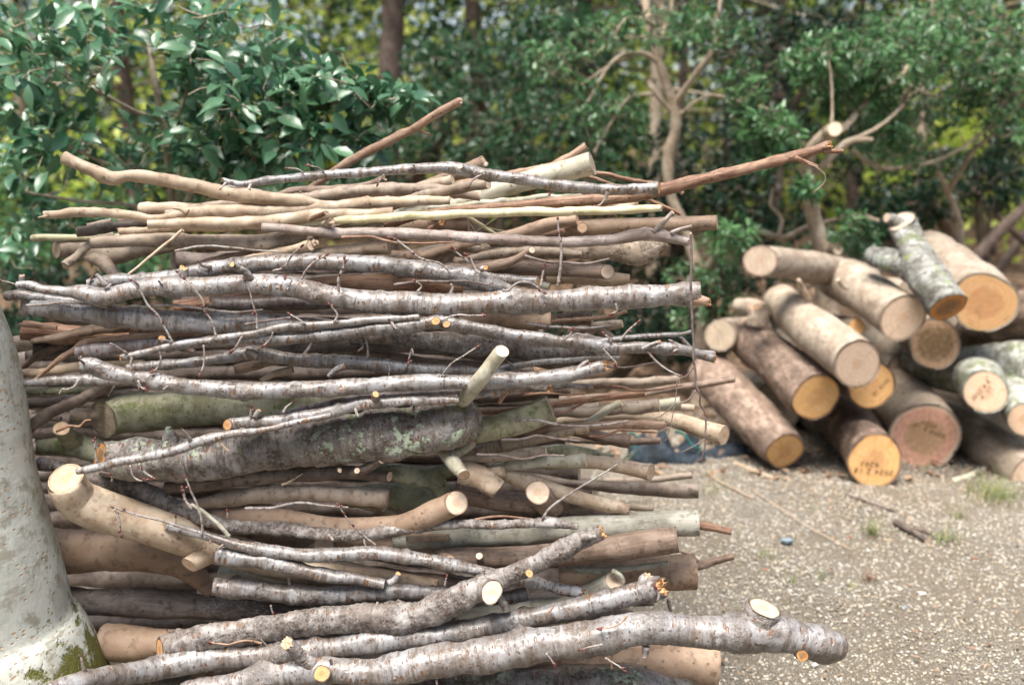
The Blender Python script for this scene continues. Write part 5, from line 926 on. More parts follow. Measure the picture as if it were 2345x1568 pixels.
tuft(1758,1275,30,.03,.018,'yellowish low tuft near the flat blue grey stone',1.3)
tuft(1880,1325,14,.045,.01,'few upright green blades left of the brown sprig')
tuft(1812,1338,14,.045,.01,'small green sprout above the front cut stub')
tuft(1945,1345,16,.03,.012,'low green sprout just below the brown sprig',1.2)
tuft(1630,1130,22,.09,.02,'sparse grass blades by the right ends of the stack',.9)
tuft(2120,1075,8,.07,.008,'few bright green blades in front of the reddish log face',1.2)
tuft(2315,1100,30,.17,.03,'tall bamboo grass stems with broad blades at the right edge',.6)
tuft(1870,1165,10,.05,.01,'single sprig of blades near the middle of the gravel',1.2)
def groundstick(pts, lab, mat='greybrown', name='stick', up=.006):
    P = []
    for (x, y, r) in pts:
        p, k = at_ground(x, y); p[2] += r * k * .8; P.append([*p, r * k])
    P = np.array(P); org = P[:, :3].mean(0) * [1, 1, 0]; root = thing(name, lab, 'stick', org, 'sticks lying on the gravel')
    add_tube('stem', P, mat, root, org, ('c', 'c'), 'cutgrey', nrng(), 10, .1)
groundstick([(2050,1200,9),(2080,1220,8),(2105,1232,8),(2122,1246,7)], 'dark short stick lying on the gravel left of the rooty grass tuft', 'dark')
groundstick([(2090,1212,6),(2110,1218,6),(2135,1224,5)], 'second thinner dark stick beside the short one', 'dark')
groundstick([(2180,1108,6),(2215,1095,7),(2256,1080,8)], 'pale grey forked stick in front of the low tan log', 'palegreen')
groundstick([(1945,1135,2.5),(1985,1150,3),(2050,1172,2.5)], 'thin dark straight twig on the gravel below the reddish log face', 'twigd')
groundstick([(1720,1120,1.0),(1850,1205,1.2),(1950,1258,.9)], 'very thin long tan straw across the middle of the gravel', 'tan')
groundstick([(2040,1480,1.8),(2100,1494,2),(2170,1505,1.6)], 'thin straight twig right of the front cherry branch end', 'twigd')
groundstick([(1620,1090,1.8),(1680,1120,2),(1720,1140,1.4)], 'thin pale dry stem on the gravel near the tarpaulin', 'tan')
groundstick([(1680,1062,4),(1720,1080,5),(1770,1098,4)], 'brown straight stick between the tarpaulin and the yellow faced log', 'tan')

def leafgeo(P, D, N, L, W, tmpl, rng_):
    """vectorised leaves: P base, D direction, N approx normal, tmpl rows (u, w, z)"""
    n = len(P); D = D / np.linalg.norm(D, axis=1)[:, None]; S = np.cross(D, N); S /= np.linalg.norm(S, axis=1)[:, None] + 1e-9; N = np.cross(S, D)
    T, F = tmpl; L = L[:, None, None]; W = W[:, None, None]
    V = P[:, None] + D[:, None] * T[None, :, 0:1] * L + S[:, None] * T[None, :, 1:2] * W + N[:, None] * T[None, :, 2:3] * L
    m = len(T); Fa = (F[None] + (np.arange(n) * m)[:, None, None]).reshape(-1, F.shape[1])
    return V.reshape(-1, 3), Fa, np.repeat(rng_.random(n), m)
def tmpl_big():
    rows = [(0, .05, 0), (.18, .62, .02), (.45, 1, .0), (.75, .72, -.06), (1, .03, -.17)]; T = []
    for u, w_, z in rows: T += [(u, -w_ * .5, z + .07 * w_), (u, 0, z), (u, w_ * .5, z + .07 * w_)]
    F = []
    for i in range(4):
        for j in range(2): a = i * 3 + j; F.append([a, a + 1, a + 4, a + 3])
    return np.array(T), np.array(F)
TB = tmpl_big()
TS = (np.array([(0, 0, 0), (.5, -.5, .1), (1, 0, -.08), (.5, .5, .1)]), np.array([[0, 1, 2], [0, 2, 3]]))
TC = (np.array([(0, 0, 0), (.35, -.34, .05), (.75, -.3, 0), (1, 0, -.1), (.75, .3, 0), (.35, .34, .05)]), None)
TC = (TC[0], np.array([[0, 1, 5], [1, 2, 4], [1, 4, 5], [2, 3, 4]]))
# dead leaves
def litter(n, xr, yr, size, name, lab, keep=None):
    rg = nrng(); x = rg.uniform(*xr, n); y = rg.uniform(*yr, n)
    if keep is not None: k = keep(x, y); x, y = x[k], y[k]
    n = len(x); P = np.stack([x, y, gheight(x, y) + rg.uniform(.002, .02, n)], 1)
    D = np.stack([rg.normal(0, 1, n), rg.normal(0, 1, n), rg.normal(0, .18, n)], 1); N = np.stack([rg.normal(0, .35, n), rg.normal(0, .35, n), np.ones(n)], 1)
    L = rg.uniform(*size, n); V, F, lc = leafgeo(P, D, N, L, L * rg.uniform(.35, .6, n), TS, rg)
    tag(mk(name, V, [F], M['litter'], attrs={'lc': lc}, smooth=False), lab, 'dead leaves', kind='stuff')
litter(9000, (-9, 11), (5.0, 16), (.05, .11), 'leaf_litter', 'brown dead leaves covering the forest floor')
litter(700, (.4, 3.2), (3.85, 5.0), (.03, .07), 'fallen_leaves', 'brown dead leaves scattered around the logs on the gravel')
litter(420, (.3, 2.8), (2.1, 4.0), (.006, .028), 'leaf_crumbs', 'small dry leaf fragments strewn on the gravel')

# brown conifer sprig
P, k = at_ground(1990, 1325); rg = nrng(); rp = np.repeat(P[None], 60, 0) + np.concatenate([rg.normal(0, .012, (60, 2)), np.zeros((60, 1))], 1)
V, F, lc = strips(60, rp, .035, .0012, 1.3, rg); o = mk('dry_sprig', V, [F], M['litter'], org=P, attrs={'lc': lc * .3}); o.location = [float(c) for c in P]; tag(o, 'reddish brown dry conifer sprig on the gravel', 'dry sprig')

# tarpaulin
def sheet(fn, nu, nv):
    U, Vv = np.meshgrid(np.linspace(0, 1, nu), np.linspace(0, 1, nv), indexing='ij'); P = fn(U.ravel(), Vv.ravel())
    i = np.arange(nu - 1)[:, None] * nv + np.arange(nv - 1)[None]; return P, np.stack([i, i + nv, i + nv + 1, i + 1], -1).reshape(-1, 4)
def fold(p0, p1, h, depth, ph):
    def fn(u, v):
        a = np.pi * v; x = p0[0] + (p1[0] - p0[0]) * u; y = p0[1] + (p1[1] - p0[1]) * u
        hh = h * (.55 + .45 * np.sin(u * 5 + ph)) * (1 + .12 * np.sin(u * 23 + v * 7 + ph))
        return np.stack([x + .012 * np.sin(v * 9 + u * 11 + ph), y - depth * np.cos(a) * (1 + .2 * np.sin(u * 9 + ph)), .004 + hh * np.sin(a) ** .8 + .006 * np.sin(u * 31 + v * 17) + .009 * np.abs(np.sin(u * 17 - v * 9 + ph)) * np.sin(a)], 1)
    return fn
ta, _ = at_ground(1440, 1052); tb, _ = at_ground(1605, 1048); tcc, _ = at_ground(1705, 1048)
tarp = thing('tarpaulin', 'crumpled dark blue tarpaulin with teal webbing, tucked behind the right ends of the stack', 'tarpaulin', (ta + tb) / 2)
to = np.array(tarp.location)
V, F = sheet(fold(ta, tb, .085, .08, 0.5), 60, 24); mk('sheet', V, [F], M['tarp'], tarp, to)
V, F = sheet(fold((ta + tb) / 2 + [-.02, .04, 0], tb + [-.02, .05, 0], .12, .06, 2.2), 50, 20); mk('fold', V, [F], M['tarp'], tarp, to)
V, F = sheet(fold(tb + [-.02, .02, 0], tcc + [.02, .04, 0], .04, .05, 4.), 40, 16); mk('fold', V, [F], M['tarp'], tarp, to)
def band(pts, w_, name='webbing'):
    P = np.array([at(x, y, d)[0] for x, y, d in pts]); D, s = catmull(np.hstack([P, np.full((len(P), 1), .01)]), .008); C = D[:, :3]; T, N, Bn = frames(C)
    V = np.concatenate([C + N * w_, C + N * w_ * .6 + Bn * w_ * .5, C - N * w_, C - Bn * w_ * .4], 0).reshape(4, -1, 3).transpose(1, 0, 2).reshape(-1, 3)
    mk(name, V, [ringquads(len(C), 4)], M['teal'], tarp, to)
band([(1545,988,3.86),(1562,992,3.84),(1575,1008,3.82),(1588,1022,3.8),(1605,1026,3.82)], .006)
band([(1440,988,3.84),(1452,995,3.82),(1462,1003,3.8)], .006)
band([(1428,1052,3.84),(1440,1040,3.82),(1450,1025,3.8),(1465,1015,3.8)], .004)
band([(1436,1056,3.83),(1450,1045,3.81),(1462,1030,3.8)], .004)

# sawdust and bark chips around the sawn logs
_x = prng.normal(1.35, .55, 1800); _y = prng.normal(3.75, .22, 1800); _s = prng.uniform(.0012, .004, 1800)
V = (ico[None] * _s[:, None, None] * prng.uniform(.4, 1.3, (1800, 1, 3)) + np.stack([_x, _y, gheight(_x, _y) + _s * .4], -1)[:, None]).reshape(-1, 3)
tag(mk('sawdust', V, [(icf[None] + (np.arange(1800) * 12)[:, None, None]).reshape(-1, 3)], M['cutpale'], attrs={'bk': V, 'kn': np.full(len(V), .4)}, smooth=False), 'sawdust and wood crumbs strewn in front of the log pile', 'sawdust', kind='stuff')
# ------------------------------------------------------------ trees and shrubs
def prisms(A, B_, ra, rb, m=4):
    """many thin tapered twigs in one go"""
    n = len(A); T = B_ - A; T /= np.linalg.norm(T, axis=1)[:, None] + 1e-9
    ref = np.where(np.abs(T[:, 2:3]) < .9, np.array([[0, 0, 1.]]), np.array([[1., 0, 0]])); N = np.cross(T, ref); N /= np.linalg.norm(N, axis=1)[:, None] + 1e-9; Q = np.cross(T, N)
    th = np.arange(m) * 2 * np.pi / m; c, s = np.cos(th)[None, :, None], np.sin(th)[None, :, None]
    O = N[:, None] * c + Q[:, None] * s
    V = np.concatenate([A[:, None] + O * ra[:, None, None], B_[:, None] + O * rb[:, None, None]], 1).reshape(-1, 3)
    j = np.arange(m); f = np.stack([j, (j + 1) % m, (j + 1) % m + m, j + m], -1)
    F = (f[None] + (np.arange(n) * 2 * m)[:, None, None]).reshape(-1, 4)
    return V, F
def plant(name, label, cat, limbs, blobs, ncl, leaf, tmpl='S', lpc=7, leafm='lmid', wood='limb', whorl=True, twig_r=.0022, rough=.08, base=None, droop=.35, seed=0, group=None, sun_up=.5, bare=0, wl=.36, trunkname='trunk', spread=.07, twigm=None):
    """limbs: [(points (x,y,r,d)...)] in picture points; blobs: (cx,cy,rx,ry,d,dd, weight)"""
    rg = np.random.default_rng(seed + 100); segs = []
    polys = [topx(l, 5.) for l in limbs]
    if base is None: base = polys[0][0][:3] * [1, 1, 0] if polys else at(blobs[0][0], blobs[0][1], blobs[0][4])[0] * [1, 1, 0]
    org = np.array(base, float); org[2] = gheight(org[0], org[1]); root = thing(name, label, cat, org, group)
    nodes = []; nr = []
    for i, P in enumerate(polys):
        if i == 0 and P[0][2] > .3:
            P = np.vstack([[*(org + [0, 0, -.05]), P[0][3] * 1.5], P])
        V, F, A, _ = tube(P, nrng(), 14, max(.02, P[:, 3].mean()), rough, .25, ('n', 'n')); mk(trunkname if i == 0 else 'limb', V, F, M[wood], root, org, A)
        D, s = catmull(P, .06); nodes.append(D[:, :3]); nr.append(D[:, 3])
    wts = np.array([b[6] if len(b) > 6 else b[2] * b[3] for b in blobs], float); wts /= wts.sum()
    ch = rg.choice(len(blobs), ncl, p=wts); C = []
    for c in ch:
        b = blobs[c]; u = rg.normal(0, 1, 3); u = u / np.linalg.norm(u) * rg.random() ** (1 / 2.4)
        x, y, d = b[0] + u[0] * b[2], b[1] + u[1] * b[3], b[4] + u[2] * b[5]
        C.append(at(x, y, max(2.6, d))[0])
    C = np.array(C); C = C[C[:, 2] > gheight(C[:, 0], C[:, 1]) + .03]
    if nodes: NP = np.vstack(nodes)
    else: NP = org[None] + np.array([[0, 0, .05]])
    NP = list(NP); n0 = len(NP)
    d0 = np.min(np.linalg.norm(C[:, None] - np.array(NP)[None], axis=2), axis=1) if len(C) * len(NP) < 4e6 else np.linalg.norm(C - org, axis=1)
    C = C[np.argsort(d0)]; A, B_, ra, rb = [], [], [], []; dirs = []
    arr = np.empty((len(NP) + 3 * len(C), 3)); arr[:len(NP)] = NP; cnt = len(NP); gen = np.zeros(len(arr)); 
    for c in C:
        dv = arr[:cnt] - c; dist = np.linalg.norm(dv, axis=1) + gen[:cnt] * .04 + np.clip(arr[:cnt, 2] - c[2], 0, 9) * .8
        k = int(np.argmin(dist)); p = arr[k]; L = np.linalg.norm(c - p); g = gen[k]
        mid = (p + c) / 2 + rg.normal(0, .1 * L, 3) + [0, 0, -.06 * L]
        r0 = twig_r * (1 + 1.0 * min(1.2, L)) * (1 + .5 / (1 + g))
        A += [p, mid]; B_ += [mid, c]; ra += [r0, r0 * .7]; rb += [r0 * .7, r0 * .4]
        dirs.append(unit(c - mid)); arr[cnt] = mid; gen[cnt] = g + 1; arr[cnt + 1] = c; gen[cnt + 1] = g + 1; cnt += 2
    V, F = prisms(np.array(A), np.array(B_), np.array(ra), np.array(rb), 5)
    mk('twigs', V, [F], M[twigm or wood], root, org, {'bk': V, 'kn': np.zeros(len(V))})
    dirs = np.array(dirs); n = len(C)
    if leaf:
        lp = rg.poisson(lpc, n) + 1; lp[rg.random(n) < bare] = 0; ii = np.repeat(np.arange(n), lp); m = len(ii)
        if whorl:
            u = dirs[ii]; rnd = rg.normal(0, 1, (m, 3)); rnd -= u * (rnd * u).sum(1)[:, None]; rnd /= np.linalg.norm(rnd, axis=1)[:, None]
            D = u * rg.uniform(-.1, .9, m)[:, None] + rnd; P = C[ii] - u * (rg.random(m) * .03)[:, None] + rnd * .003
        else:
            u = dirs[ii]; rnd = rg.normal(0, 1, (m, 3)); D = u * .5 + rnd / np.linalg.norm(rnd, axis=1)[:, None]
            P = C[ii] - u * (rg.random(m) * spread * 1.7)[:, None] + rg.normal(0, spread * .25, (m, 3))
        D[:, 2] -= droop * rg.random(m)
        N = np.stack([rg.normal(0, .45, m), rg.normal(0, .45, m) - .25, np.full(m, sun_up * 2)], 1)
        L = leaf * rg.uniform(.6, 1.15, m); t = {'S': TS, 'B': TB, 'C': TC}[tmpl]
        V, F, lc = leafgeo(P, D, N, L, L * wl * rg.uniform(.8, 1.2, m), t, rg)
        mk('foliage', V, [F], M[leafm], root, org, {'lc': lc}, smooth=(tmpl == 'B'))
    return root

# nearest: camellia on the left
plant('camellia_shrub', 'camellia with large glossy dark leaves behind the left half of the stack', 'shrub',
  [[(400,620,9,3.4),(398,520,8.5,3.35),(392,430,8,3.3),(384,360,8,3.3),(376,300,7.5,3.3),(364,240,7,3.3),(352,170,6.5,3.3),(340,100,5,3.35),(335,20,4,3.4)],
   [(398,520,6,3.35),(440,440,5,3.3),(490,400,5,3.25),(545,360,4.5,3.2),(600,320,4,3.2)],
   [(384,360,4,3.3),(400,300,4,3.2),(430,200,4.5,3.15),(445,120,4,3.1),(470,40,3,3.1)],
   [(470,470,5,3.25),(520,400,5,3.2),(538,330,4.5,3.2),(540,240,4,3.2),(545,160,3,3.2)],
   [(390,440,5,3.35),(350,415,5,3.3),(290,400,5,3.3),(230,370,4.5,3.25),(150,330,4,3.2),(60,300,3,3.2)],
   [(372,280,4,3.3),(300,250,4,3.25),(200,200,4,3.2),(90,190,3,3.2)],
   [(540,360,4,3.2),(640,300,3.5,3.1),(760,240,3,3.1),(860,220,2.5,3.1)],
   [(398,500,4,3.35),(300,470,4,3.3),(180,460,3.5,3.3),(60,440,3,3.3)]],
  [(80,120,190,150,3.3,.55,2.4), (300,70,160,100,3.3,.5,1.3), (540,90,160,110,3.2,.45,1.9), (720,170,130,60,3.1,.3,1.2), (560,240,190,90,3.1,.4,2.0), (870,240,80,35,3.1,.15,.8), (100,330,150,100,3.3,.45,1.5), (300,350,140,90,3.4,.35,.9), (680,340,150,60,3.15,.3,1.2), (60,540,100,80,3.4,.35,.8), (430,310,140,90,3.2,.35,.8),(540,380,120,50,3.2,.25,.7),(250,500,220,60,3.5,.35,.8), (850,330,80,50,3.2,.2,.4)],
  420, .080, 'B', 4.0, 'lcam', 'limb', whorl=False, twig_r=.0020, seed=1, wl=.46, spread=.07, sun_up=.35)

# slender light barked tree with a fork
plant('forked_tree', 'slender light barked tree with a wide fork, right of centre behind the stack', 'tree',
  [[(1610,760,17,5.0),(1612,700,15,5.0),(1606,640,13,5.0),(1585,580,13,5.0),(1558,500,12,5.0),(1535,440,12,5.0),(1528,380,13,5.0),(1530,340,13,5.0),(1545,300,13,5.0),(1545,245,13,5.0),(1528,200,11,5.0),(1508,140,10,5.0),(1490,70,9,5.0),(1468,-30,9,5.1)],
   [(1545,245,9,5.0),(1570,200,8,4.95),(1605,155,7,4.9),(1632,110,6,4.9),(1640,50,5,4.9),(1655,-30,4,4.9)],
   [(1606,650,14,5.0),(1640,590,12,4.9),(1690,545,9,4.8),(1730,530,8,4.8),(1790,545,7,4.75),(1850,520,6,4.8),(1960,495,5,4.7),(2010,505,3,4.7)],
   [(1514,150,6,5.0),(1470,122,5,4.95),(1420,130,5,4.9),(1385,165,4,4.85),(1345,235,3,4.8)],
   [(1470,122,4,4.95),(1400,150,4,4.9),(1330,195,2.5,4.8)],
   [(1540,260,6,5.0),(1500,215,6,4.95),(1480,180,5,4.95)],
   [(1500,215,4,4.95),(1440,225,3.5,4.9),(1400,280,3,4.85),(1360,350,2.5,4.8)],
   [(1505,60,4,5),(1440,40,3.5,4.9),(1400,90,3,4.9),(1370,120,2,4.9)],
   [(1545,270,4,5),(1620,220,3,4.9),(1700,235,2.5,4.8),(1760,250,2,4.8)],
   [(1510,100,5,5.05),(1530,40,5,5.1),(1545,-30,4,5.1)]],
  [(1300,120,120,90,4.9,.4,.8), (1450,60,110,60,4.9,.4,.9), (1620,60,110,80,4.9,.4,1), (1380,260,110,80,4.9,.3,.7), (1560,-80,250,60,4.9,.6,1)],
  300, .055, 'C', 8, 'lbright', 'trunk', seed=2, bare=.2, group=None, twigm='limbd')

# pruned tree behind the log pile with leafy shoots
plant('pruned_tree', 'low pruned tree with a round sawn limb and fresh shoots behind the log pile', 'tree',
  [[(1895,620,30,4.75),(1885,580,24,4.7),(1873,530,19,4.7),(1858,470,17,4.65),(1853,420,16,4.65),(1850,380,15,4.65),(1858,340,15,4.6),(1885,312,16,4.55),(1910,296,16,4.5)],
   [(1860,400,9,4.65),(1885,378,8,4.6),(1915,345,8,4.6),(1950,322,7,4.6),(1998,320,4,4.6)],
   [(1890,318,10,4.6),(1940,285,8,4.7),(1990,225,6,4.8),(2050,190,6,4.85),(2080,150,5,4.9),(2110,100,4,4.9)],
   [(1935,325,5,4.6),(1975,310,4.5,4.6),(2020,285,4,4.65),(2070,240,3.5,4.7)],
   [(1903,300,3,4.5),(1905,240,3,4.5),(1900,160,2.6,4.5),(1885,110,2,4.5)],
   [(1860,360,3,4.6),(1830,320,2.6,4.55),(1790,290,2,4.5)],
   [(1878,560,10,4.7),(1905,570,14,4.65),(1918,570,13,4.6)],
   [(1862,480,4,4.65),(1845,420,3.5,4.55),(1830,390,3,4.5)],
   [(1780,545,5,4.7),(1790,500,4.5,4.7),(1765,470,4,4.7),(1770,430,3,4.7)]],
  [(1900,140,130,70,4.7,.25,1.6), (1770,290,90,55,4.6,.25,1.2), (1950,210,120,55,4.9,.25,1.3), (2030,290,70,60,4.9,.25,.7), (1760,360,70,40,4.6,.2,.5), (1850,430,40,30,4.5,.1,.25), (1700,200,60,60,4.6,.2,.4), (1960,520,70,50,4.7,.2,.5), (1680,540,70,50,4.6,.2,.5), (2100,130,120,80,4.7,.3,1.1)],
  640, .055, 'C', 9, 'lbright', 'trunk', seed=3, wl=.36, twigm='limbd', twig_r=.0018)
o = tree_cut = None
_r = nrng(); _P = topx([(1895,305,16,4.52),(1911,295.5,16.3,4.48)], 4.5); 
_V, _F, _A, _c = tube(_P, _r, 24, None, .02, 0, ('n', 'c0.9')); _rt = [x for x in COL.objects if x.name.startswith('pruned_tree')][0]
_s = mk('sawn_limb', _V, _F, M['trunk'], _rt, np.array(_rt.location), _A); _v, _f, _a = cap_mesh(_c[1], _r); mk('cut_end', _v, _f, M['logpale'], _s, np.array(_rt.location), _a)

plant('shrub', 'leafy evergreen shrub with pale bare twigs at the upper right edge', 'shrub',
  [[(2200,560,7,5.6),(2170,440,6,5.5),(2110,330,5,5.4),(2065,240,6,5.3),(2120,160,5,5.2)],
   [(2170,440,6,5.5),(2230,345,5,5.3),(2290,290,4,5.2),(2340,200,3,5.2)],
   [(1950,345,5,5.1),(2020,385,5,5.1),(2120,375,4,5.1),(2200,340,4,5.1),(2280,280,3,5.1)],
   [(2065,190,5,5.2),(2120,215,4,5.1),(2180,225,3,5.1)]],
  [(2200,60,170,80,5.1,.4,1.7), (2290,160,120,70,5.1,.4,1.1), (2200,230,120,70,5.2,.3,.8), (2050,90,120,70,5.3,.3,1), (2320,280,90,50,5.1,.3,.4), (2080,350,120,50,5.2,.3,.5)],
  600, .055, 'C', 9, 'lbright', 'limb', seed=4, bare=.12, group='shrubs behind the log pile')
def shrub(label, blobs, ncl, leaf, lm, seed, d0, tm='S', lpc=8, **kw):
    b = blobs[0]; gp = at(b[0], 900, b[4] + d0)[0]; gp[2] = 0
    limbs = []
    rg = np.random.default_rng(seed)
    for k in range(3):
        bb = blobs[rg.integers(0, len(blobs))]; limbs.append([(b[0] + rg.normal(0, 12), b[1] + b[3] * 2.2, 9, b[4] + d0), (b[0] * .5 + bb[0] * .5 + rg.normal(0, 15), b[1] + b[3] * .7, 6, b[4]), (bb[0], bb[1], 3, bb[4])])
    return plant('shrub', label, 'shrub', limbs, blobs, ncl, leaf, tm, lpc, lm, kw.pop('wood', 'limbd'), seed=seed, base=gp, **kw)
SG = 'evergreen shrubs at the forest edge'
shrub('low green seedlings at the foot of the forked tree, left of the log pile', [(1640,600,70,80,4.9,.2),(1570,640,60,60,4.9,.2),(1660,690,60,50,4.9,.2),(1590,720,70,40,4.8,.2)], 110, .045, 'lbright', 11, .1, 'C', group=SG)
shrub('dense dark small leaved shrub in the middle distance, right above the stack centre', [(1230,300,170,110,6.2,.5,2),(1330,400,140,70,6.,.4,1),(1120,380,120,70,6.2,.4,1),(1400,300,100,90,6.3,.4,1)], 620, .055, 'lmid', 12, .3, group=SG)
shrub('blue green shrub behind the camellia tips, above the angled reddish stick', [(900,330,140,70,6.6,.5,1.2),(800,440,150,60,6.4,.4,1),(1020,250,120,80,6.6,.5,1)], 420, .06, 'lmid', 13, .3, group=SG)
shrub('dark shrub behind the forked tree', [(1560,380,120,110,6.6,.5,1.3),(1470,500,120,80,6.4,.5,1),(1690,430,90,90,6.6,.5,1)], 460, .055, 'ldark', 14, .3, group=SG)
shrub('dark drooping shrub at the right edge above the log pile', [(2200,420,140,80,6.6,.5,1.2),(2300,380,90,110,6.6,.5,1),(2060,470,110,70,6.6,.4,1)], 440, .06, 'ldark', 15, .3, group=SG)
shrub('bright green leafy undergrowth beyond the left end of the stack', [(60,560,130,110,7.2,.7,1.5),(200,500,140,90,7.4,.7,1),(330,610,120,70,7.,.5,.8),(30,420,90,70,7.4,.5,.6)], 460, .075, 'lbright', 16, .3, group=SG)
shrub('green undergrowth seen under the camellia, left of the reddish stick', [(480,420,150,80,7.4,.7,1),(640,460,140,60,7.2,.5,1),(400,330,120,80,7.6,.5,.7)], 380, .07, 'lmid', 17, .3, group=SG)
shrub('shrub with pale leaf clusters in the upper middle', [(1150,150,130,90,7.0,.5,1),(1280,80,120,90,7.0,.5,1),(1000,130,90,70,7.2,.5,.7)], 430, .06, 'lmid', 18, .3, group=SG)
shrub('dark leafy shrub at the top right behind the pruned tree', [(1760,130,140,100,6.8,.5,1),(1900,60,140,80,6.8,.5,1),(2000,330,120,110,7.0,.5,1),(1760,300,120,80,6.9,.5,1)], 520, .06, 'ldark', 19, .3, group=SG)
shrub('dark leafy thicket filling the gap behind the right end of the stack', [(1420,720,110,60,6.2,.4,1),(1560,800,110,60,6.0,.4,1),(1380,620,90,60,6.4,.4,.8),(1300,820,90,50,6.0,.3,.7),(1700,640,90,50,6.4,.3,.8)], 420, .05, 'ldark', 41, .1, group=SG)
shrub('dark leafy thicket low behind the left end of the stack', [(100,640,140,50,6.6,.4,1),(300,660,120,50,6.6,.4,1),(40,760,60,60,6.0,.3,.5)], 300, .06, 'ldark', 42, .1, group=SG)
shrub('leafy thicket behind the top of the log pile', [(1950,560,110,60,6.6,.4,1),(2080,500,80,70,6.8,.4,1),(1820,600,90,50,6.4,.3,.8)], 330, .05, 'lmid', 43, .1, group=SG)
shrub('dark leafy plants low on the ground just behind the right end of the stack', [(1400,770,120,45,5.4,.3,1),(1520,730,90,40,5.6,.3,.8),(1300,740,90,50,5.4,.3,.8),(1590,800,60,35,5.2,.3,.6)], 420, .045, 'ldark', 51, .1, group=SG)
shrub('low dark undergrowth between the stack and the log pile', [(1500,640,140,70,6.8,.4,1),(1760,520,120,50,6.8,.4,1),(2030,560,120,40,7.0,.4,.8)], 300, .055, 'ldark', 20, .1, group=SG)

# conifer trunk and far trees
def far_tree(label, x, r, d, lean=0, crown=None, n=700, leaf=.11, lm='ldark', wood='trunkd', seed=0, cat='tree', name='tree', lpc=6, crown_up=True, dd=1.0):
    rg = np.random.default_rng(seed + 500)
    P = []
    _, k = at(x, 300, d); gz_ = gheight(at(x, 300, d)[0][0], d)
    bx = at(x, 300, d)[0][0]; R_ = r * k
    for i in range(9): P.append([bx + lean * k * i * .62 + rg.normal(0, R_ * .5), d + rg.normal(0, R_ * .5), gz_ + i * 1.05, R_ * (1 - i * .085)])
    P = np.array(P); org = np.array([bx, d, gz_]); root = thing(name, label, cat, org, 'trees of the forest behind')
    V, F, A, _ = tube(P, nrng(), 18, .08, .06, 0, ('n', 'n')); mk('trunk', V, F, M[wood], root, org, A)
    A_, B_, ra, rb, C = [], [], [], [], []
    crown = crown or (1.2, 7.5, 1.6)
    n = int(n * .62)
    for i in range(n):
        z = rg.uniform(crown[0], crown[1]); j = min(7, int(z / 1.05)); t0 = P[j, :3].copy(); t0[2] = gz_ + z * .92
        a = rg.uniform(0, 6.28); L = crown[2] * rg.uniform(.25, 1) * (1 - .35 * z / 8); e = t0 + np.array([math.cos(a) * L, math.sin(a) * L * dd, rg.uniform(-.15, .35) * L])
        if i % 5 == 0: A_.append(t0); B_.append(e); ra.append(.014); rb.append(.004)
        C.append(e)
    V, F = prisms(np.array(A_), np.array(B_), np.array(ra), np.array(rb), 4); mk('limbs', V, [F], M['limb' if wood != 'trunkd' else 'trunkd'], root, org, {'bk': V, 'kn': np.zeros(len(V))})
    C = np.array(C); ii = np.repeat(np.arange(n), rg.poisson(lpc, n) + 1); m = len(ii)
    P_ = C[ii] + rg.normal(0, .16, (m, 3)); D = rg.normal(0, 1, (m, 3)); D[:, 2] -= .3; N = rg.normal(0, .5, (m, 3)) + [0, -.3, 1]
    L = leaf * rg.uniform(.6, 1.2, m); V, F, lc = leafgeo(P_, D, N, L, L * .42, TS, rg); mk('crown', V, [F], M[lm], root, org, {'lc': lc}, smooth=False)
far_tree('thick dark conifer trunk at the top left of centre', 888, 33, 8.6, 0, (2.2, 8, 1.5), 380, .10, 'lcon', seed=1)
far_tree('pale grey trunk just left of the forked tree', 1502, 15, 8.4, 0, (1.6, 8, 1.7), 520, .08, 'lmid', 'limb', seed=2)
far_tree('thin dark trunk behind the forked tree fork', 1560, 11, 9.4, 1, (1.4, 8, 1.7), 600, .08, 'ldark', seed=3)
far_tree('dark trunk behind the pruned tree', 1770, 16, 9.6, 0, (1.0, 8, 1.9), 700, .085, 'ldark', seed=4)
far_tree('reddish trunk at the upper right', 2105, 11, 7.8, 3, (1.8, 8, 1.5), 480, .075, 'lmid', 'redtrunk' if 'redtrunk' in M else 'trunk', seed=5)
far_tree('tree with sunny yellow green leaves at the far right', 2290, 14, 10.5, -4, (.8, 7, 2.2), 620, .09, 'lsunlit', seed=6)
far_tree('tree with yellow green leaves glimpsed behind the forked tree', 1660, 12, 12.0, 2, (.6, 7, 2.4), 560, .09, 'lsunlit', seed=7)
far_tree('conifer beyond the conifer trunk in the upper middle', 1080, 22, 11.2, 0, (.8, 8, 2.2), 900, .11, 'lcon', seed=8)
far_tree('dark tree in the left background behind the camellia', 300, 20, 9.8, 2, (1.6, 8, 2.0), 560, .09, 'ldark', seed=9)
far_tree('light green tree far behind the camellia at the left', 60, 16, 13.0, 0, (.5, 7, 2.4), 560, .11, 'lbright', 'limb', seed=10)
far_tree('yellowish tree far behind between camellia and conifer trunk', 760, 14, 14.5, -2, (1.2, 7, 2.2), 460, .12, 'lsunlit', seed=11)
far_tree('dark tree at the far right edge', 2480, 22, 9.0, -3, (1.6, 8, 2.0), 620, .09, 'ldark', seed=12)
far_tree('tall dark tree at the top right behind the shrub', 1960, 18, 11.5, -2, (1.6, 8, 2.4), 900, .10, 'ldark', seed=13)
far_tree('dark tree left of the pale grey trunk', 1330, 20, 11.0, 2, (1.5, 8, 2.2), 850, .10, 'ldark', seed=14)
far_tree('grey stemmed tree far behind the camellia centre', 520, 16, 11.5, 0, (1.8, 8, 2.0), 460, .10, 'lmid', 'limb', seed=15)
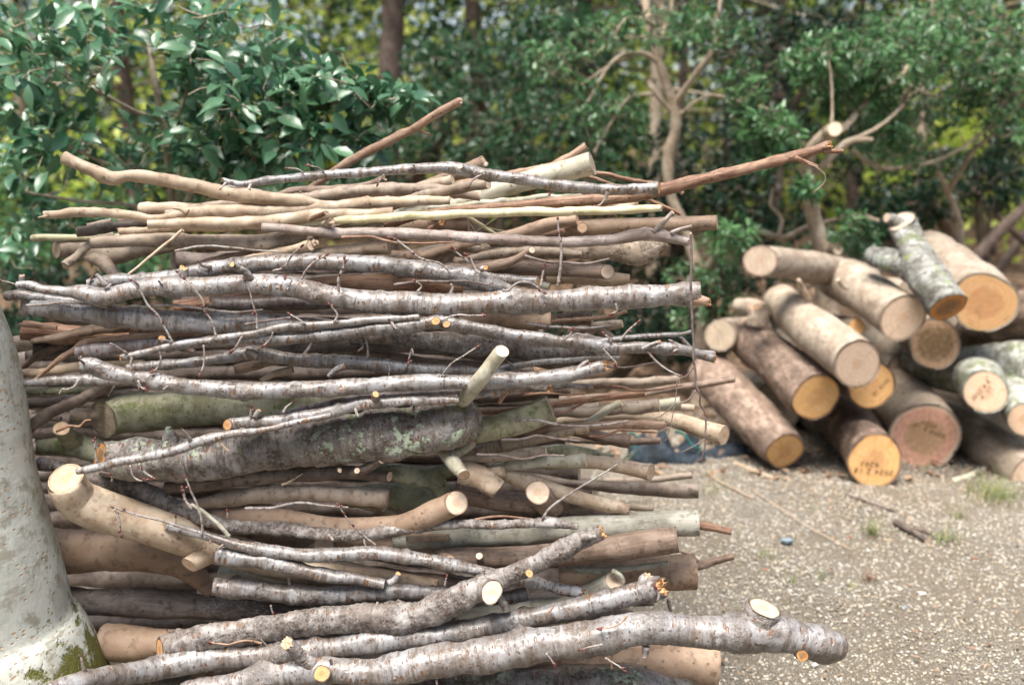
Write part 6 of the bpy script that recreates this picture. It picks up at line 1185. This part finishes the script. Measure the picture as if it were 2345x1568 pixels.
for i, pts in enumerate(([(2180,640,14,8.2),(2290,530,13,8.2),(2380,440,12,8.2),(2460,360,11,8.2)], [(2250,660,12,8.6),(2320,570,11,8.6),(2400,470,10,8.6)], [(2210,420,8,8.4),(2290,500,8,8.4),(2350,560,8,8.4)])):
    P = topx(pts, 8); org = P[0, :3] * [1, 1, 0] + [0, 0, gheight(P[0, 0], P[0, 1])]
    r_ = thing('tree', ['thick dark leaning trunk at the right edge above the log pile', 'second dark leaning trunk at the right edge, thinner and lower', 'dark branch crossing the leaning trunks at the right edge'][i], 'tree', org, 'leaning dark trunks')
    if i < 2: P = np.vstack([[*(org - [.25, 0, 0]), P[0, 3] * 1.1], P])
    V, F, A, _ = tube(P, nrng(), 14, .05, .06, 0, ('n', 'n')); mk('trunk', V, F, M['trunkd'], r_, org, A)

# distant wood: one mass of leaves, sky showing through its upper part
def wood(n, xr, yr, zr, leaf, lm, seed, name='leaf_mass', lab='far forest foliage closing the view behind the trees', clumps=260):
    rg = np.random.default_rng(seed); cx = rg.uniform(*xr, clumps); cy = rg.uniform(*yr, clumps); cz = zr[0] + (zr[1] - zr[0]) * rg.random(clumps) ** 1.3; cr = rg.uniform(.7, 1.9, clumps)
    i = rg.integers(0, clumps, n); u = rg.normal(0, .5, (n, 3)); P = np.stack([cx[i], cy[i], cz[i]], 1) + u * cr[i][:, None]
    P[:, 2] = np.maximum(P[:, 2], gheight(P[:, 0], P[:, 1])); D = rg.normal(0, 1, (n, 3)); N = rg.normal(0, .6, (n, 3)) + [0, -.6, .8]; L = leaf * rg.uniform(.6, 1.3, n)
    V, F, lc = leafgeo(P, D, N, L, L * .5, TS, rg); tag(mk(name, V, [F], M[lm], attrs={'lc': lc}, smooth=False), lab, 'forest', kind='stuff')
wood(40000, (-15, 16), (12.5, 19), (.3, 6.5), .17, 'ldark', 1, clumps=270)
wood(26000, (-15, 16), (11.5, 19), (.2, 6), .16, 'lmid', 2, lab='mid green far foliage between the trunks', clumps=240)
wood(24000, (-13, 14), (10.5, 17), (.5, 4.5), .15, 'lsunlit', 3, lab='far foliage coloured yellow green as if sunlit', clumps=150)
wood(17000, (-18, 20), (20, 27), (.2, 8), .28, 'ldark', 4, lab='darkest far wood on the horizon', clumps=200)
wood(14000, (-13, 13), (-9, -5.5), (.3, 8.5), .38, 'ldark', 5, lab='unseen leaf wall added behind the viewer to block low sky light', clumps=150)  # added out of view to cut low sky light on the stack
wood(4000, (-11, -8), (-6, 8), (.3, 6), .34, 'ldark', 6, lab='unseen leaf wall added beyond the left edge to block low sky light', clumps=60)  # side piece of the same unseen screen against low sky light
shrub('sunlit pale green bushes far behind the left end of the stack', [(100,500,170,90,10.5,.8,1.4),(320,560,150,60,10.5,.8,1),(20,380,80,80,10.5,.8,.5)], 360, .11, 'lsunlit', 31, .3, group=SG)
shrub('sunlit lime green bush far behind the right shrub', [(2230,300,110,60,9.5,.6,1),(2080,420,110,60,9.5,.6,1),(2320,470,60,60,9.5,.6,.6)], 200, .09, 'lsunlit', 32, .3, group=SG)
# unseen crown added to the left edge trunk, shading the stack from above
rg = np.random.default_rng(77); n = 230
C = np.stack([rg.uniform(-4.2, 3.0, n), rg.uniform(-1.5, 5.0, n), rg.uniform(3.7, 6.5, n)], 1)
T0 = np.array([-1.6, 2.0, 1.0]); a0 = np.array([-1.75, 2.0, 3.2])
o_ = np.array(TRUNK.location); Ps = np.array([[-1.62, 1.99, 1.75, .13], [-1.75, 2.0, 2.6, .125], [-1.8, 2.0, 3.6, .11], [-1.7, 2.1, 4.8, .08], [-1.6, 2.2, 6, .04]])
V, F, A, _ = tube(Ps, nrng(), 24, .05, .04, 0, ('n', 'n')); mk('upper_trunk', V, F, M['bigtrunk'], TRUNK, o_, A)
zz = rg.uniform(3.0, 5.5, n); A0 = np.stack([np.full(n, -1.74), np.full(n, 2.05), zz], 1); k = np.arange(n) % 4 == 0
V, F = prisms(A0[k], C[k], np.full(k.sum(), .022), np.full(k.sum(), .006), 5); mk('limbs', V, [F], M['limb'], TRUNK, o_, {'bk': V, 'kn': np.zeros(len(V))})
ii = np.repeat(np.arange(n), 16); m = len(ii); P_ = C[ii] + rg.normal(0, .22, (m, 3)); D = rg.normal(0, 1, (m, 3)); N = rg.normal(0, .4, (m, 3)) + [0, 0, 1]
L = .13 * rg.uniform(.6, 1.2, m); V, F, lc = leafgeo(P_, D, N, L, L * .48, TS, rg); mk('crown', V, [F], M['lmid'], TRUNK, o_, {'lc': lc}, smooth=False)
# canopy added unseen above the picture, over the forest behind: keeps the undergrowth in shade
rg = np.random.default_rng(91); nc = 520; C = np.stack([rg.uniform(-15, 15, nc), 4.6 + 17 * rg.random(nc), np.zeros(nc)], 1)
C[:, 2] = np.maximum(3.4 + (C[:, 1] - 4.6) * .13, 3.3) + rg.random(nc) * 2.6
ii = np.repeat(np.arange(nc), 42); m = len(ii); P_ = C[ii] + rg.normal(0, .42, (m, 3)) * [1, 1, .5]; D = rg.normal(0, 1, (m, 3)); N = rg.normal(0, .5, (m, 3)) + [0, 0, 1]
L = .24 * rg.uniform(.6, 1.3, m); V, F, lc = leafgeo(P_, D, N, L, L * .5, TS, rg)
tag(mk('shade_canopy', V, [F], M['lmid'], attrs={'lc': lc}, smooth=False), 'unseen leaf canopy added high above the undergrowth to shade it', 'forest', kind='stuff')
